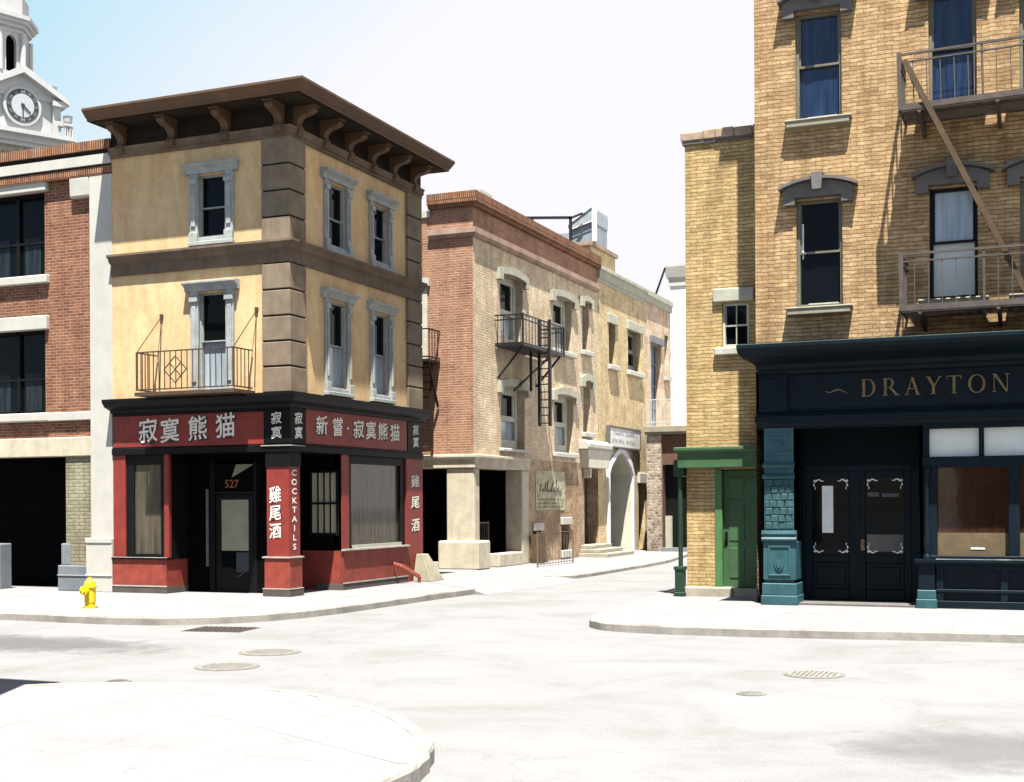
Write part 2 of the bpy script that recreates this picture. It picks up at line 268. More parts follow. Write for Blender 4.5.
class MB:
    def __init__(s): s.v, s.f = [], []
    def add(s, vs, fs):
        n = len(s.v); s.v += [tuple(p) for p in vs]; s.f += [tuple(i + n for i in f) for f in fs]; return s
    def box(s, x0, x1, y0, y1, z0, z1):
        x0, x1 = min(x0, x1), max(x0, x1); y0, y1 = min(y0, y1), max(y0, y1); z0, z1 = min(z0, z1), max(z0, z1)
        return s.add([(x0,y0,z0),(x1,y0,z0),(x1,y1,z0),(x0,y1,z0),(x0,y0,z1),(x1,y0,z1),(x1,y1,z1),(x0,y1,z1)],
              [(3,2,1,0),(4,5,6,7),(0,1,5,4),(1,2,6,5),(2,3,7,6),(3,0,4,7)])
    def fb(s, f, u0, u1, d0, d1, z0, z1):
        a = f.P(u0, d0, z0); b = f.P(u1, d1, z1)
        return s.box(a[0], b[0], a[1], b[1], a[2], b[2])
    def prism(s, f, poly, d0, d1):
        """polygon in (u, z) pulled out from d0 to d1"""
        n = len(poly); vs = [f.P(u, d0, z) for u, z in poly] + [f.P(u, d1, z) for u, z in poly]
        fs = [tuple(range(n - 1, -1, -1)), tuple(range(n, 2 * n))] + [(i, (i + 1) % n, n + (i + 1) % n, n + i) for i in range(n)]
        return s.add(vs, fs)
    def prof(s, f, poly, u0, u1):
        """polygon in (d, z) pulled along u"""
        n = len(poly); vs = [f.P(u0, d, z) for d, z in poly] + [f.P(u1, d, z) for d, z in poly]
        fs = [tuple(range(n - 1, -1, -1)), tuple(range(n, 2 * n))] + [(i, (i + 1) % n, n + (i + 1) % n, n + i) for i in range(n)]
        return s.add(vs, fs)
    def plan(s, poly, z0, z1):
        n = len(poly); vs = [(x, y, z0) for x, y in poly] + [(x, y, z1) for x, y in poly]
        return s.add(vs, [tuple(range(n - 1, -1, -1)), tuple(range(n, 2 * n))] + [(i, (i + 1) % n, n + (i + 1) % n, n + i) for i in range(n)])
    def tube(s, a, b, r, n=8, r2=None):
        a, b = Vector(a), Vector(b); d = (b - a).normalized()
        x = d.orthogonal().normalized(); y = d.cross(x); r2 = r if r2 is None else r2
        vs = [a + (x * math.cos(2*math.pi*i/n) + y * math.sin(2*math.pi*i/n)) * r for i in range(n)]
        vs += [b + (x * math.cos(2*math.pi*i/n) + y * math.sin(2*math.pi*i/n)) * r2 for i in range(n)]
        return s.add(vs, [tuple(range(n - 1, -1, -1)), tuple(range(n, 2*n))] + [(i, (i+1) % n, n + (i+1) % n, n + i) for i in range(n)])
    def bar(s, a, b, w, h=None):
        """square bar between two points"""
        a, b = Vector(a), Vector(b); d = (b - a).normalized(); h = w if h is None else h
        up = Vector((0, 0, 1)) if abs(d.z) < 0.9 else Vector((0, 1, 0))
        x = d.cross(up).normalized() * w / 2; y = x.cross(d).normalized() * h / 2
        vs = [a-x-y, a+x-y, a+x+y, a-x+y, b-x-y, b+x-y, b+x+y, b-x+y]
        return s.add(vs, [(3,2,1,0),(4,5,6,7),(0,1,5,4),(1,2,6,5),(2,3,7,6),(3,0,4,7)])
    def lathe(s, c, prof, n=20):
        cx, cy, cz = c; k = len(prof); vs = []
        for r, z in prof:
            for i in range(n): vs.append((cx + r*math.cos(2*math.pi*i/n), cy + r*math.sin(2*math.pi*i/n), cz + z))
        fs = [(j*n+i, j*n+(i+1) % n, (j+1)*n+(i+1) % n, (j+1)*n+i) for j in range(k-1) for i in range(n)]
        fs += [tuple(range(n-1, -1, -1)), tuple((k-1)*n+i for i in range(n))]
        return s.add(vs, fs)
    def sweep(s, pathf, prof):
        """pathf(d) -> list of plan points for the offset d; closed profile of (d, z)"""
        n = len(prof); rings = [[(x, y, z) for x, y in pathf(d)] for d, z in prof]; m = len(rings[0])
        vs = [rings[j][i] for i in range(m) for j in range(n)]
        fs = [(i*n+j, i*n+(j+1) % n, (i+1)*n+(j+1) % n, (i+1)*n+j) for i in range(m-1) for j in range(n)]
        fs += [tuple(range(n-1, -1, -1)), tuple((m-1)*n+j for j in range(n))]
        return s.add(vs, fs)
    def wall(s, f, u0, u1, z0, z1, holes=(), dep=0.3):
        """wall face with openings and their reveals"""
        us = sorted({u0, u1, *[h[0] for h in holes], *[h[1] for h in holes]}); zs = sorted({z0, z1, *[h[2] for h in holes], *[h[3] for h in holes]})
        us = [u for u in us if u0 <= u <= u1]; zs = [z for z in zs if z0 <= z <= z1]
        for i in range(len(us)-1):
            for j in range(len(zs)-1):
                cu, cz = (us[i]+us[i+1])/2, (zs[j]+zs[j+1])/2
                if any(h[0] < cu < h[1] and h[2] < cz < h[3] for h in holes): continue
                s.add([f.P(us[i],0,zs[j]), f.P(us[i+1],0,zs[j]), f.P(us[i+1],0,zs[j+1]), f.P(us[i],0,zs[j+1])], [(0,1,2,3)])
        for h in holes:
            a, b, c, d = h[:4]; p = h[4] if len(h) > 4 else dep
            for (ua, za, ub, zb) in ((a,c,a,d),(b,c,b,d),(a,c,b,c),(a,d,b,d)):
                s.add([f.P(ua,0,za), f.P(ub,0,zb), f.P(ub,-p,zb), f.P(ua,-p,za)], [(0,1,2,3)])
        return s
    def quad(s, a, b, c, d): return s.add([a, b, c, d], [(0, 1, 2, 3)])
    def build(s, name, m, parent=None, local=False, bevel=0.0, smooth=False):
        off = Vector((0,0,0)) if local else base_of(parent)
        me = bpy.data.meshes.new(name); me.from_pydata([tuple(Vector(p) - off) for p in s.v], [], s.f)
        bm = bmesh.new(); bm.from_mesh(me); bmesh.ops.recalc_face_normals(bm, faces=bm.faces)
        uvl = bm.loops.layers.uv.new('UVMap'); bm.normal_update()
        for fc in bm.faces:
            nx, ny, nz = (abs(c) for c in fc.normal)
            for l in fc.loops:
                x, y, z = l.vert.co + off
                l[uvl].uv = (y, z) if nx >= ny and nx >= nz else ((x, z) if ny >= nz else (x, y))
            if smooth: fc.smooth = True
        bm.to_mesh(me); bm.free()
        me.materials.append(m)
        o = bpy.data.objects.new(name, me); col.objects.link(o)
        if parent is not None: o.parent = parent
        if bevel:
            b = o.modifiers.new('bevel', 'BEVEL'); b.width = bevel; b.segments = 1; b.limit_method = 'ANGLE'; b.angle_limit = R(40)
        if smooth:
            e = o.modifiers.new('edges', 'EDGE_SPLIT'); e.split_angle = R(35)
        return o
def fbox(name, m, par, f, u0, u1, d0, d1, z0, z1, bevel=0.008): return MB().fb(f, u0, u1, d0, d1, z0, z1).build(name, m, par, bevel=bevel)

def text_mesh(body, offset=0.0):
    c = bpy.data.curves.new('lettering_source', 'FONT'); c.body = body; c.size = 1; c.align_x = 'CENTER'; c.align_y = 'CENTER'; c.offset = offset; c.resolution_u = 3
    o = bpy.data.objects.new('lettering_source', c); col.objects.link(o)
    bpy.context.view_layer.update()
    me = bpy.data.meshes.new_from_object(o.evaluated_get(bpy.context.evaluated_depsgraph_get()))
    vs = [v.co.copy() for v in me.vertices]; fs = [tuple(p.vertices) for p in me.polygons]
    bpy.data.objects.remove(o); bpy.data.curves.remove(c); bpy.data.meshes.remove(me)
    return vs, fs
def glyphs(f, par, items, m, d, name='lettering', edge=None, off=0.012):
    """items: (text, u, z, width_scale, height_scale); optional darker outline just behind"""
    for body, u, z, sx, sz in items:
        sl = 0.09 if ord(body[0]) > 0x2000 else 0.0      # brush strokes rise to the right
        vs, fs = text_mesh(body, off); o = MB().add([f.P(u + v.x*sx, d, z + v.y*sz + sl*v.x*sz) for v in vs], fs).build(name, m, par)
        if edge:
            vs, fs = text_mesh(body, off + 0.035); MB().add([f.P(u + v.x*sx + 0.012, d - 0.004, z + v.y*sz + sl*v.x*sz - 0.014) for v in vs], fs).build('letter_outline', edge, o)

def arch_pts(u0, u1, z0, rise, n=10):
    """segmental arch from (u0,z0) over to (u1,z0)"""
    w = (u1-u0)/2; r = (w*w + rise*rise)/(2*rise); c = z0 + rise - r; a = math.asin(min(1, w/r)); um = (u0+u1)/2
    return [(um + r*math.sin(-a + 2*a*i/n), c + r*math.cos(-a + 2*a*i/n)) for i in range(n+1)]

def sash(f, par, u0, u1, z0, z1, dep, fm, up, low, split=0.5, fw=0.05, name='window', mull=0):
    """sliding sash window set dep behind the wall face: frame, two panes"""
    zm = z0 + (z1-z0)*split; d = -dep; fr = MB()
    fr.fb(f, u0, u0+fw, d-.06, d+.05, z0, z1).fb(f, u1-fw, u1, d-.06, d+.05, z0, z1)
    fr.fb(f, u0+fw, u1-fw, d-.06, d+.05, z1-fw, z1).fb(f, u0+fw, u1-fw, d-.06, d+.05, z0, z0+fw*1.3)
    w = fr.build(name, fm, par, bevel=.006)
    s = MB(); t = fw*.7; a, b = u0+fw, u1-fw
    s.fb(f, a, b, d-.05, d+.03, zm-t/2, zm+t/2)
    for k in range(mull): uu = a + (b-a)*(k+1)/(mull+1); s.fb(f, uu-.012, uu+.012, d-.045, d+.02, z0+fw, z1-fw)
    s.fb(f, a, a+t*.7, d-.05, d+.012, zm+t/2, z1-fw).fb(f, b-t*.7, b, d-.05, d+.012, zm+t/2, z1-fw)
    s.build('sash', fm, w)
    MB().fb(f, a, b, d-.055, d-.03, zm, z1-fw).build('pane', up, w)
    MB().fb(f, a, b, d-.075, d-.056, z0+fw, zm).build('pane', low, w)
    return w

# ------------------------------------------------------------------ setting: ground, road, pavements
def sheet(name, poly, z, m, kind='structure'):
    mb = MB(); mb.add([(x, y, z) for x, y in poly], [tuple(range(len(poly)))])
    o = mb.build(name, m); o['kind'] = kind; return o
sheet('ground', [(-300,-200),(300,-200),(300,400),(-300,400)], -0.03, M['road'])
sheet('road', [(-70,-40),(40,-40),(40,90),(-70,90)], 0.0, M['road'])

def smooth_path(pts, n=5):
    out = []
    P_ = [pts[0]] + list(pts) + [pts[-1]]
    for i in range(1, len(P_)-2):
        p0, p1, p2, p3 = (Vector((*q, 0)) for q in P_[i-1:i+3])
        for k in range(n):
            t = k/n; v = 0.5*((2*p1) + (p2-p0)*t + (2*p0-5*p1+4*p2-p3)*t*t + (3*p1-p0-3*p2+p3)*t**3); out.append((v.x, v.y))
    out.append(tuple(pts[-1])); return out
def pavement(name, edge, back, z=0.15, zf=None, kw=0.16):
    """raised slab; the kerb stones run along EDGE, BACK closes the outline"""
    zf = zf or (lambda x, y: z)
    e = smooth_path(edge); n = len(e); inner = []
    for i, p in enumerate(e):
        a = Vector(e[max(0, i-1)]); b = Vector(e[min(n-1, i+1)]); t = (b-a).normalized(); nn = Vector((-t.y, t.x))
        inner.append((p[0] + nn.x*kw, p[1] + nn.y*kw))
    mb = MB(); poly = inner + back
    mb.add([(x, y, zf(x, y)) for x, y in poly], [tuple(range(len(poly)))])
    o = mb.build(name, M['walk']); o['kind'] = 'structure'
    k = MB(); vs = []
    rnd = random.Random(3)
    for p, q in zip(e, inner):
        jz = rnd.uniform(-.006, .004); jx = rnd.uniform(-.012, .012)
        h = zf(*q) + 0.003 + jz; vs += [(p[0]+jx, p[1]+jx, -.02), (p[0]+jx, p[1]+jx, h-.03), (p[0]*.85+q[0]*.15, p[1]*.85+q[1]*.15, h), (q[0], q[1], h), (q[0], q[1], -.02)]
    fs = [(i*5+j, i*5+j+1, (i+1)*5+j+1, (i+1)*5+j) for i in range(n-1) for j in range(4)] + [(4,3,2,1,0), tuple((n-1)*5+j for j in range(5))]
    k.add(vs, fs); kk = k.build('kerb', M['kerb']); kk['kind'] = 'structure'
    return o
# kerb edge runs so that the slab lies on its left
pavement('pavement', [(-60,19.2),(-30,19.35),(-18.73,19.4),(-16.1,19.3),(-14.8,19.6),(-13.75,20.6),(-13.2,22.3),(-13.05,25.1),(-12.85,28.6)],
         [(-13.4,29.6),(-14.6,31.2),(-15.5,32.4),(-15.5,34.2),(-40,34.2),(-60,34.2)])
pavement('pavement', [(-14.5,34.3),(-13.2,34.75),(-12.65,35.9),(-12.65,40.5),(-12.75,45.1),(-13.6,51.8),(-13.9,60)],
         [(-30,60),(-30,34.3),(-17.6,34.3)], 0.12)
pavement('pavement', [(-8.4,60),(-8.1,30),(-7.95,25.5),(-7.75,22.6),(-7.35,21.45),(-6.4,20.98),(-4.4,20.98),(-0.4,21.45),(8,21.9),(30,22.5)],
         [(30,60)], 0.15, zf=lambda x, y: 0.15 + max(0, min(1, (x+5.5)/5))*max(0, min(1, (y-21.2)/4.5))*0.10)
pavement('pavement', [(-4.45,-9),(-4.5,4),(-4.57,8.6),(-4.66,9.3),(-4.86,9.97),(-5.15,10.45),(-5.9,11.3),(-6.8,11.95),(-7.8,12.35),(-9.1,12.45),(-10.2,12.1),(-11.6,11.4),(-15,11.0),(-40,11)],
         [(-40,-9)])
sheet('alley_paving', [(-40,31),(-15.5,31),(-13.6,29.0),(-13.05,28.55),(-13.25,30.5),(-13.6,32.5),(-14.25,34.45),(-16.4,36.4),(-40,36.4)], 0.155, M['walk'])
_in = [(-13.05,28.55),(-13.25,30.5),(-13.6,32.5),(-14.25,34.45),(-13.6,34.75)]; _out = [(-12.55,28.6),(-12.2,30.8),(-12.2,33),(-12.4,34.9),(-12.9,35.2)]
MB().add([(x,y,.158) for x,y in _in] + [(x,y,.003) for x,y in _out], [(i,i+1,i+6,i+5) for i in range(4)]).add([(-13.05,28.55,.158),(-12.55,28.6,.003),(-13.05,28.55,.0)], [(0,1,2)]).build('alley_ramp', M['walk'])['kind'] = 'structure'

def blob(cx, cy, rx, ry, n=26, seed=1, rot=0):
    r = random.Random(seed); ph = [r.uniform(0, 6.28) for _ in range(4)]; out = []
    for i in range(n):
        a = 2*math.pi*i/n; k = 1 + .13*math.sin(2*a+ph[0]) + .1*math.sin(3*a+ph[1]) + .07*math.sin(5*a+ph[2]) + .04*math.sin(9*a+ph[3])
        x, y = rx*k*math.cos(a), ry*k*math.sin(a); out.append((cx + x*math.cos(rot) - y*math.sin(rot), cy + x*math.sin(rot) + y*math.cos(rot)))
    return out
def stain(cx, cy, rx, ry, seed, c, amt):
    m, nt, b = _base('road_stain', 0.9, 0.15)
    tc = _n(nt, 'ShaderNodeTexCoord').outputs['Object']
    mp = _n(nt, 'ShaderNodeMapping'); mp.inputs['Scale'].default_value = (1/rx, 1/ry, 1); nt.links.new(tc, mp.inputs['Vector'])
    ln = _n(nt, 'ShaderNodeVectorMath', operation='LENGTH'); nt.links.new(mp.outputs[0], ln.inputs[0])
    nz = _noise(nt, tc, 1.5, 8, 0.7, 0.4)
    ma = _n(nt, 'ShaderNodeMath', operation='MULTIPLY_ADD'); ma.inputs[1].default_value = 1.5; nt.links.new(nz, ma.inputs[0]); nt.links.new(ln.outputs['Value'], ma.inputs[2])
    mr = _n(nt, 'ShaderNodeMapRange'); mr.inputs['From Min'].default_value = 1.15; mr.inputs['From Max'].default_value = 1.75; mr.inputs['To Min'].default_value = amt; mr.inputs['To Max'].default_value = 0.0; nt.links.new(ma.outputs[0], mr.inputs['Value']); al = mr.outputs[0]
    cc = _ramp(nt, _noise(nt, tc, 30, 5, .8), .3, .7, (*[x*.75 for x in c], 1), (*[x*1.15 for x in c], 1))
    nt.links.new(cc, b.inputs['Base Color']); nt.links.new(al, b.inputs['Alpha'])
    r = 1.9; o = MB().add([(-rx*r,-ry*r,0),(rx*r,-ry*r,0),(rx*r,ry*r,0),(-rx*r,ry*r,0)], [(0,1,2,3)]).build('road_stain', m, local=True)
    o.location = (cx, cy, .004); o['kind'] = 'structure'
stain(-0.5, 12.2, 1.45, 1.2, 4, (.11, .108, .106), .42)
stain(-15.5, 16.2, 3.4, 1.2, 9, (.095, .095, .095), .6)
# ------------------------------------------------------------------ cream corner building with the red shopfront
X0, Y0, YE, XL = -15.55, 24.72, 31.2, -20.37
FA, FB = F('A', Y0), F('B', X0)
yb = empty('corner_building', (X0, Y0, .15), 'cream stucco three storey corner building with brown bracketed cornice and red shopfront', 'building')
def ypath(dl=0.0, de=0.0, l=XL, e=YE, x=X0, y=Y0):
    return lambda d: [(l - min(d, dl), y + .02), (l - min(d, dl), y - d), (x + d, y - d), (x + d, e + min(d, de)), (x - .5, e + min(d, de))] if dl or de else [(l, y - d), (x + d, y - d), (x + d, e)]
# upper walls
ho = [(-17.95,-17.15,8.25,9.66), (-17.95,-17.15,4.72,6.99)]
hb = [(26.33,27.27,8.22,9.68), (28.5,29.4,8.22,9.62), (26.33,27.27,4.9,6.92), (28.5,29.4,4.9,6.92)]
w = MB().wall(FA, XL, X0, 4.6, 11.0, ho, .16).wall(FB, Y0, YE, 4.6, 11.0, hb, .16)
w.quad((XL,Y0,.1),(XL,YE,.1),(XL,YE,10.9),(XL,Y0,10.9)); w.quad((XL,YE,.1),(X0,YE,.1),(X0,YE,10.9),(XL,YE,10.9))
w.build('wall', M['stucco'], yb)
MB().box(XL, X0, Y0, YE, 10.95, 11.0).build('roof', M['roofgrey'], yb)
# quoins
zz = [4.66,5.24,5.80,6.36,6.94,7.53]; z2 = [8.02,8.55,9.13,9.71,10.32]
for zs in (zz, z2):
    for a, b in zip(zs, zs[1:]):
        MB().sweep(lambda d: [(X0-.66, Y0-d), (X0+d, Y0-d), (X0+d, Y0+.62)], [(-.02,a+.02),(.07,a+.02),(.07,b-.02),(-.02,b-.02)]).build('quoin', M['quoin'], yb, bevel=.012)
        MB().sweep(lambda d: [(X0-.65, Y0-d), (X0+d, Y0-d), (X0+d, Y0+.61)], [(-.02,b-.021),(.035,b-.021),(.035,b+.021),(-.02,b+.021)]).build('joint', M['joint'], yb)
        MB().fb(FB, YE-.85, YE-.02, -.02, .07, a+.02, b-.02).build('quoin', M['quoin'], yb, bevel=.012); MB().fb(FB, YE-.84, YE-.03, -.02, .035, b-.021, b+.021).build('joint', M['joint'], yb)
# belt course
MB().sweep(ypath(), [(0,7.54),(.05,7.54),(.05,7.8),(.13,7.85),(.16,7.93),(.22,7.97),(.22,8.02),(0,8.05)]).build('belt_course', M['belt'], yb)
# cornice
co = MB().sweep(ypath(.07,.2), [(0,11.02),(.72,11.02),(.76,10.99),(.78,11.04),(.82,11.06),(.90,11.14),(.95,11.19),(.95,11.24),(0,11.28)]).build('cornice', M['cornice'], yb)
MB().sweep(ypath(), [(0,10.30),(.07,10.30),(.07,10.36),(.12,10.38),(.12,10.46),(.16,10.52),(0,10.52)]).build('architrave', M['belt'], yb)
MB().sweep(ypath(), [(.02,10.99),(.70,10.99),(.70,11.015),(.02,11.015)]).build('soffit', M['cornice_dark'], yb)  # board under the cornice in a darker brown
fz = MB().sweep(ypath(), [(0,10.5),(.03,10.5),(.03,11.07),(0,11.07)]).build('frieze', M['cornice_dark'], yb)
bk = [(0.0,10.36),(.12,10.36),(.19,10.40),(.22,10.47),(.20,10.54),(.15,10.59),(.15,10.66),(.19,10.73),(.28,10.78),(.40,10.80),(.50,10.84),(.55,10.88),(.55,10.94),(.50,10.97),(0,10.97)]
for u in (-20.0,-18.58,-17.12,-15.72): 
    MB().prof(FA, bk, u-.1, u+.1).fb(FA, u-.13, u+.13, 0, .6, 10.96, 10.988).build('bracket', M['cornice'], yb, bevel=.01)
for u in (24.98,26.12,27.26,28.4,29.54,30.68):
    MB().prof(FB, bk, u-.1, u+.1).fb(FB, u-.13, u+.13, 0, .6, 10.96, 10.988).build('bracket', M['cornice'], yb, bevel=.01)
# windows
def ywin(f, g0, g1, z0, z1, jw, low, split):
    wd = sash(f, yb, g0, g1, z0, z1, .1, M['casing'], M['glass'], low, split, .04)
    for a, b in ((g0-jw, g0+.03), (g1-.03, g1+jw)):
        c = MB()
        c.fb(f, a, b, 0, .07, z0-.1, z1+.06)
        c.fb(f, a+.045, b-.045, .07, .10, z0+.25, z1-.3).fb(f, a-.01, b+.01, .07, .11, z0-.1, z0+.12).fb(f, a-.01, b+.01, .07, .12, z1-.2, z1-.08)
        c.build('casing', M['casing'], wd, bevel=.01)
    MB().prof(f, [(0,z1+.04),(.09,z1+.04),(.1,z1+.12),(.15,z1+.16),(.22,z1+.2),(.22,z1+.25),(0,z1+.27)], g0-jw-.14, g1+jw+.14).build('lintel', M['casing'], wd, bevel=.006)
    MB().fb(f, g0-jw-.02, g1+jw+.02, 0, .13, z0-.19, z0-.1).fb(f, g0+.03, g1-.03, 0, .06, z0-.1, z0).build('sill', M['casing'], wd, bevel=.01)
ywin(FA, -17.95, -17.15, 8.25, 9.66, .18, M['glass'], .48)
ywin(FA, -17.95, -17.15, 4.72, 6.99, .18, M['glass_cur'], .52)
ywin(FB, 26.33, 27.27, 8.22, 9.68, .13, M['glass'], .45)
ywin(FB, 28.5, 29.4, 8.22, 9.62, .13, M['glass'], .45)
ywin(FB, 26.33, 27.27, 4.9, 6.92, .13, M['glass_cur'], .5)
ywin(FB, 28.5, 29.4, 4.9, 6.92, .13, M['glass_cur'], .5)
# balcony on the front
bal = MB().fb(FA, -19.1, -16.44, .02, .82, 4.64, 4.72).build('balcony', M['iron_rust'], yb)
rl = MB(); a, b, dd, zt, zb = -19.06, -16.48, .78, 5.62, 4.76
for z in (zt, zb+.02): rl.fb(FA, a, b, dd-.014, dd+.014, z-.014, z+.014).fb(FA, a-.014, a+.014, .05, dd, z-.014, z+.014).fb(FA, b-.014, b+.014, .05, dd, z-.014, z+.014)
n = 17
for i in range(n+1):
    u = a + (b-a)*i/n
    if 8 <= i <= 11 and False: continue
    t = .018 if i in (0, n) else .0085; rl.fb(FA, u-t, u+t, dd-t, dd+t, zb, zt)
for i in range(1, 5):
    for u in (a, b): d = .05 + (dd-.05)*i/5; rl.fb(FA, u-.0085, u+.0085, d-.0085, d+.0085, zb, zt)
cu, cz, rr = -18.0, 5.2, .3
for p, q2 in (((cu-rr,cz),(cu,cz+rr)),((cu,cz+rr),(cu+rr,cz)),((cu+rr,cz),(cu,cz-rr)),((cu,cz-rr),(cu-rr,cz)),((cu-rr*.5,cz-rr*.5),(cu+rr*.5,cz+rr*.5)),((cu-rr*.5,cz+rr*.5),(cu+rr*.5,cz-rr*.5))):
    rl.bar(FA.P(p[0], dd+.02, p[1]), FA.P(q2[0], dd+.02, q2[1]), .02)
rl.build('railing', M['iron_rust'], bal)
hk = MB()
for u in (a, b):
    hk.bar(FA.P(u+.1, .02, 6.52), FA.P(u, dd, zt), .016).bar(FA.P(u+.1, .03, 6.52), FA.P(u+.05, .04, 4.8), .012).fb(FA, u+.06, u+.14, 0, .04, 6.48, 6.58)
hk.build('stay_rod', M['iron_rust'], bal)
# shop fascia
sf = MB().sweep(ypath(.04,.01), [(0,4.34),(.05,4.34),(.08,4.40),(.26,4.46),(.33,4.54),(.36,4.59),(.36,4.64),(0,4.68)]).build('shop_cornice', M['black'], yb)
MB().sweep(lambda d: [(XL, Y0-d), (X0+d, Y0-d), (X0+d, YE)], [(-.2,3.36),(.06,3.36),(.06,3.5),(.03,3.52),(.03,4.36),(-.2,4.36)]).build('fascia', M['black'], yb)
p1 = fbox('sign_panel', M['red'], yb, FA, XL+.02, -16.2, .03, .045, 3.53, 4.26)
p2 = fbox('sign_panel', M['red'], yb, FB, 25.33, 30.28, .03, .045, 3.56, 4.33)
us = [-19.25, -18.45, -17.6, -16.95]
glyphs(FA, p1, [(c, u, 3.89 + dz, .55, .58) for c, u, dz in zip('寂寞熊猫', (-19.33,-18.72,-17.95,-17.2), (-.02,-.03,.0,.04))], M['letter'], .056, edge=M['letter_edge'])
glyphs(FB, p2, [(c, u, 3.96, .54, .46) for c, u in zip('新嘗·寂寞熊猫', (26.0,26.72,27.2,27.72,28.33,28.95,29.6))], M['letter'], .056, edge=M['letter_edge'])
cp = fbox('corner_panel', M['black'], yb, FA, -16.17, X0+.03, .03, .05, 3.54, 4.28)
glyphs(FA, cp, [('寂',-15.86,4.08,.28,.28),('寞',-15.86,3.76,.28,.28)], M['letter'], .055)
cp = fbox('corner_panel', M['black'], yb, FB, Y0-.05, 25.3, .03, .05, 3.54, 4.28)
glyphs(FB, cp, [('寂',25.0,4.08,.33,.28),('寞',25.0,3.76,.33,.28)], M['letter'], .055)
cp = fbox('corner_panel', M['black'], yb, FB, 30.32, YE-.02, .03, .05, 3.56, 4.33)
glyphs(FB, cp, [('寂',30.78,4.1,.34,.28),('寞',30.78,3.78,.34,.28)], M['letter'], .055)
# white worn edges under the corner panel
MB().sweep(lambda d: [(-16.25, Y0-d), (X0+d, Y0-d), (X0+d, Y0+.5)], [(.06,3.48),(.085,3.48),(.085,3.5),(.06,3.5)]).build('edge_strip', M['whitestrip'], yb)
# ground floor: left bay
fbox('shop_pilaster', M['red'], yb, FA, XL, -20.02, -.1, .02, .97, 3.36)
fbox('shop_pilaster', M['red'], yb, FA, -18.93, -18.8, -.1, .01, .97, 3.36)
bu = MB().fb(FA, XL, -18.84, -.75, .05, .15, .93).build('bulkhead', M['redlow'], yb)
MB().fb(FA, XL, -18.82, -.76, .065, .15, .3).build('plinth', M['plinth'], bu); MB().fb(FA, XL, -18.8, -.76, .09, .93, .97).build('ledge', M['black'], bu)
MB().fb(FA, XL, -18.79, .08, .1, .972, .985).fb(FA, XL, -18.81, .063, .075, .3, .33).build('edge_strip', M['whitestrip'], bu)
sw = MB().fb(FA, -20.02, -19.8, -.1, -.02, .97, 3.36).fb(FA, -19.05, -18.93, -.1, -.02, .97, 3.36).fb(FA, -19.8, -19.05, -.1, -.02, 3.12, 3.36).fb(FA, -19.8, -19.05, -.1, -.02, .97, 1.06).build('shop_window', M['black'], yb, bevel=.01)
MB().fb(FA, -19.8, -19.05, -.085, -.07, 1.06, 3.12).build('pane', M['glass_show'], sw)
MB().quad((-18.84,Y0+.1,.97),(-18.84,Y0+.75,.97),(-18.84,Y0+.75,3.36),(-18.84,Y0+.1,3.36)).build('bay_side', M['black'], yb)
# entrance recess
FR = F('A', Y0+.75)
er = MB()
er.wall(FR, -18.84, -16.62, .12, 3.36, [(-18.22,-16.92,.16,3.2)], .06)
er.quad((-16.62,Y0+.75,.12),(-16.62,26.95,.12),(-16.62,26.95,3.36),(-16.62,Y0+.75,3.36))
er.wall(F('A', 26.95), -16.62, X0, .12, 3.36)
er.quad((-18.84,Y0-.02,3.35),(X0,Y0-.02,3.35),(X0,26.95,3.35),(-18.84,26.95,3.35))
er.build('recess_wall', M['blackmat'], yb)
dr = MB().fb(FR, -18.05,-17.02,-.1,-.05,.16,2.42).fb(FR, -18.05,-17.9,-.05,-.02,.16,2.42).fb(FR, -17.16,-17.02,-.05,-.02,.16,2.42).fb(FR, -17.9,-17.16,-.05,-.02,2.3,2.42).fb(FR, -17.9,-17.16,-.05,-.02,.16,.62).fb(FR,-18.22,-18.08,-.1,0,.16,3.2).fb(FR,-17.0,-16.92,-.1,0,.16,3.2).fb(FR,-18.08,-17.0,-.1,0,2.43,2.5).build('door', M['black'], yb, bevel=.008)
MB().fb(FR, -17.9,-17.16,-.05,-.04,.62,2.3).build('pane', M['glass'], dr)
MB().fb(FR, -17.95,-17.12,-.036,-.03,1.12,2.33).build('notice_or_reflection', M['paper_and_reflection'], dr)
MB().fb(FR, -17.5,-17.13,-.036,-.03,.6,1.08).build('kick_panel', mat('grey_blue_panel', (.05,.065,.08), .5), dr)
MB().fb(FR, -18.28,-18.235,-.0,.05,.75,2.55).build('pull_bar', mat('steel_bar', (.18,.22,.25), .4), dr)
MB().bar(FR.P(-17.45,.0,.5), FR.P(-17.25,.03,.62), .02).build('handle', M['iron_grey'], dr)
tr = MB().fb(FR, -18.08,-17.0,-.1,-.05,2.5,3.12).build('transom', M['glass'], yb)
MB().prism(FR, [(-17.62,2.82),(-17.05,3.1),(-17.05,3.12),(-17.5,3.12)], -.045, -.04).build('pale_reflection', M['paper_and_reflection'], tr)  # pale triangle paints a reflection onto the transom glass
glyphs(FR, tr, [('527',-17.62,2.66,.26,.26)], mat('amber_numeral', (.42,.13,.03), .5), -.03)
FW = F('A', 26.95)
rw = MB()
u0, u1, z0, z1 = -16.33, -15.66, 1.5, 2.93
rw.fb(FW,u0-.06,u1+.06,0,.05,z0-.06,z0).fb(FW,u0-.06,u1+.06,0,.05,z1,z1+.06).fb(FW,u0-.06,u0,0,.05,z0,z1).fb(FW,u1,u1+.06,0,.05,z0,z1).fb(FW,u0,u1,.0,.05,2.18,2.23)
for k in range(1,4): uu = u0 + (u1-u0)*k/4 ; rw.fb(FW, uu-.012, uu+.012, 0, .04, z0, z1)
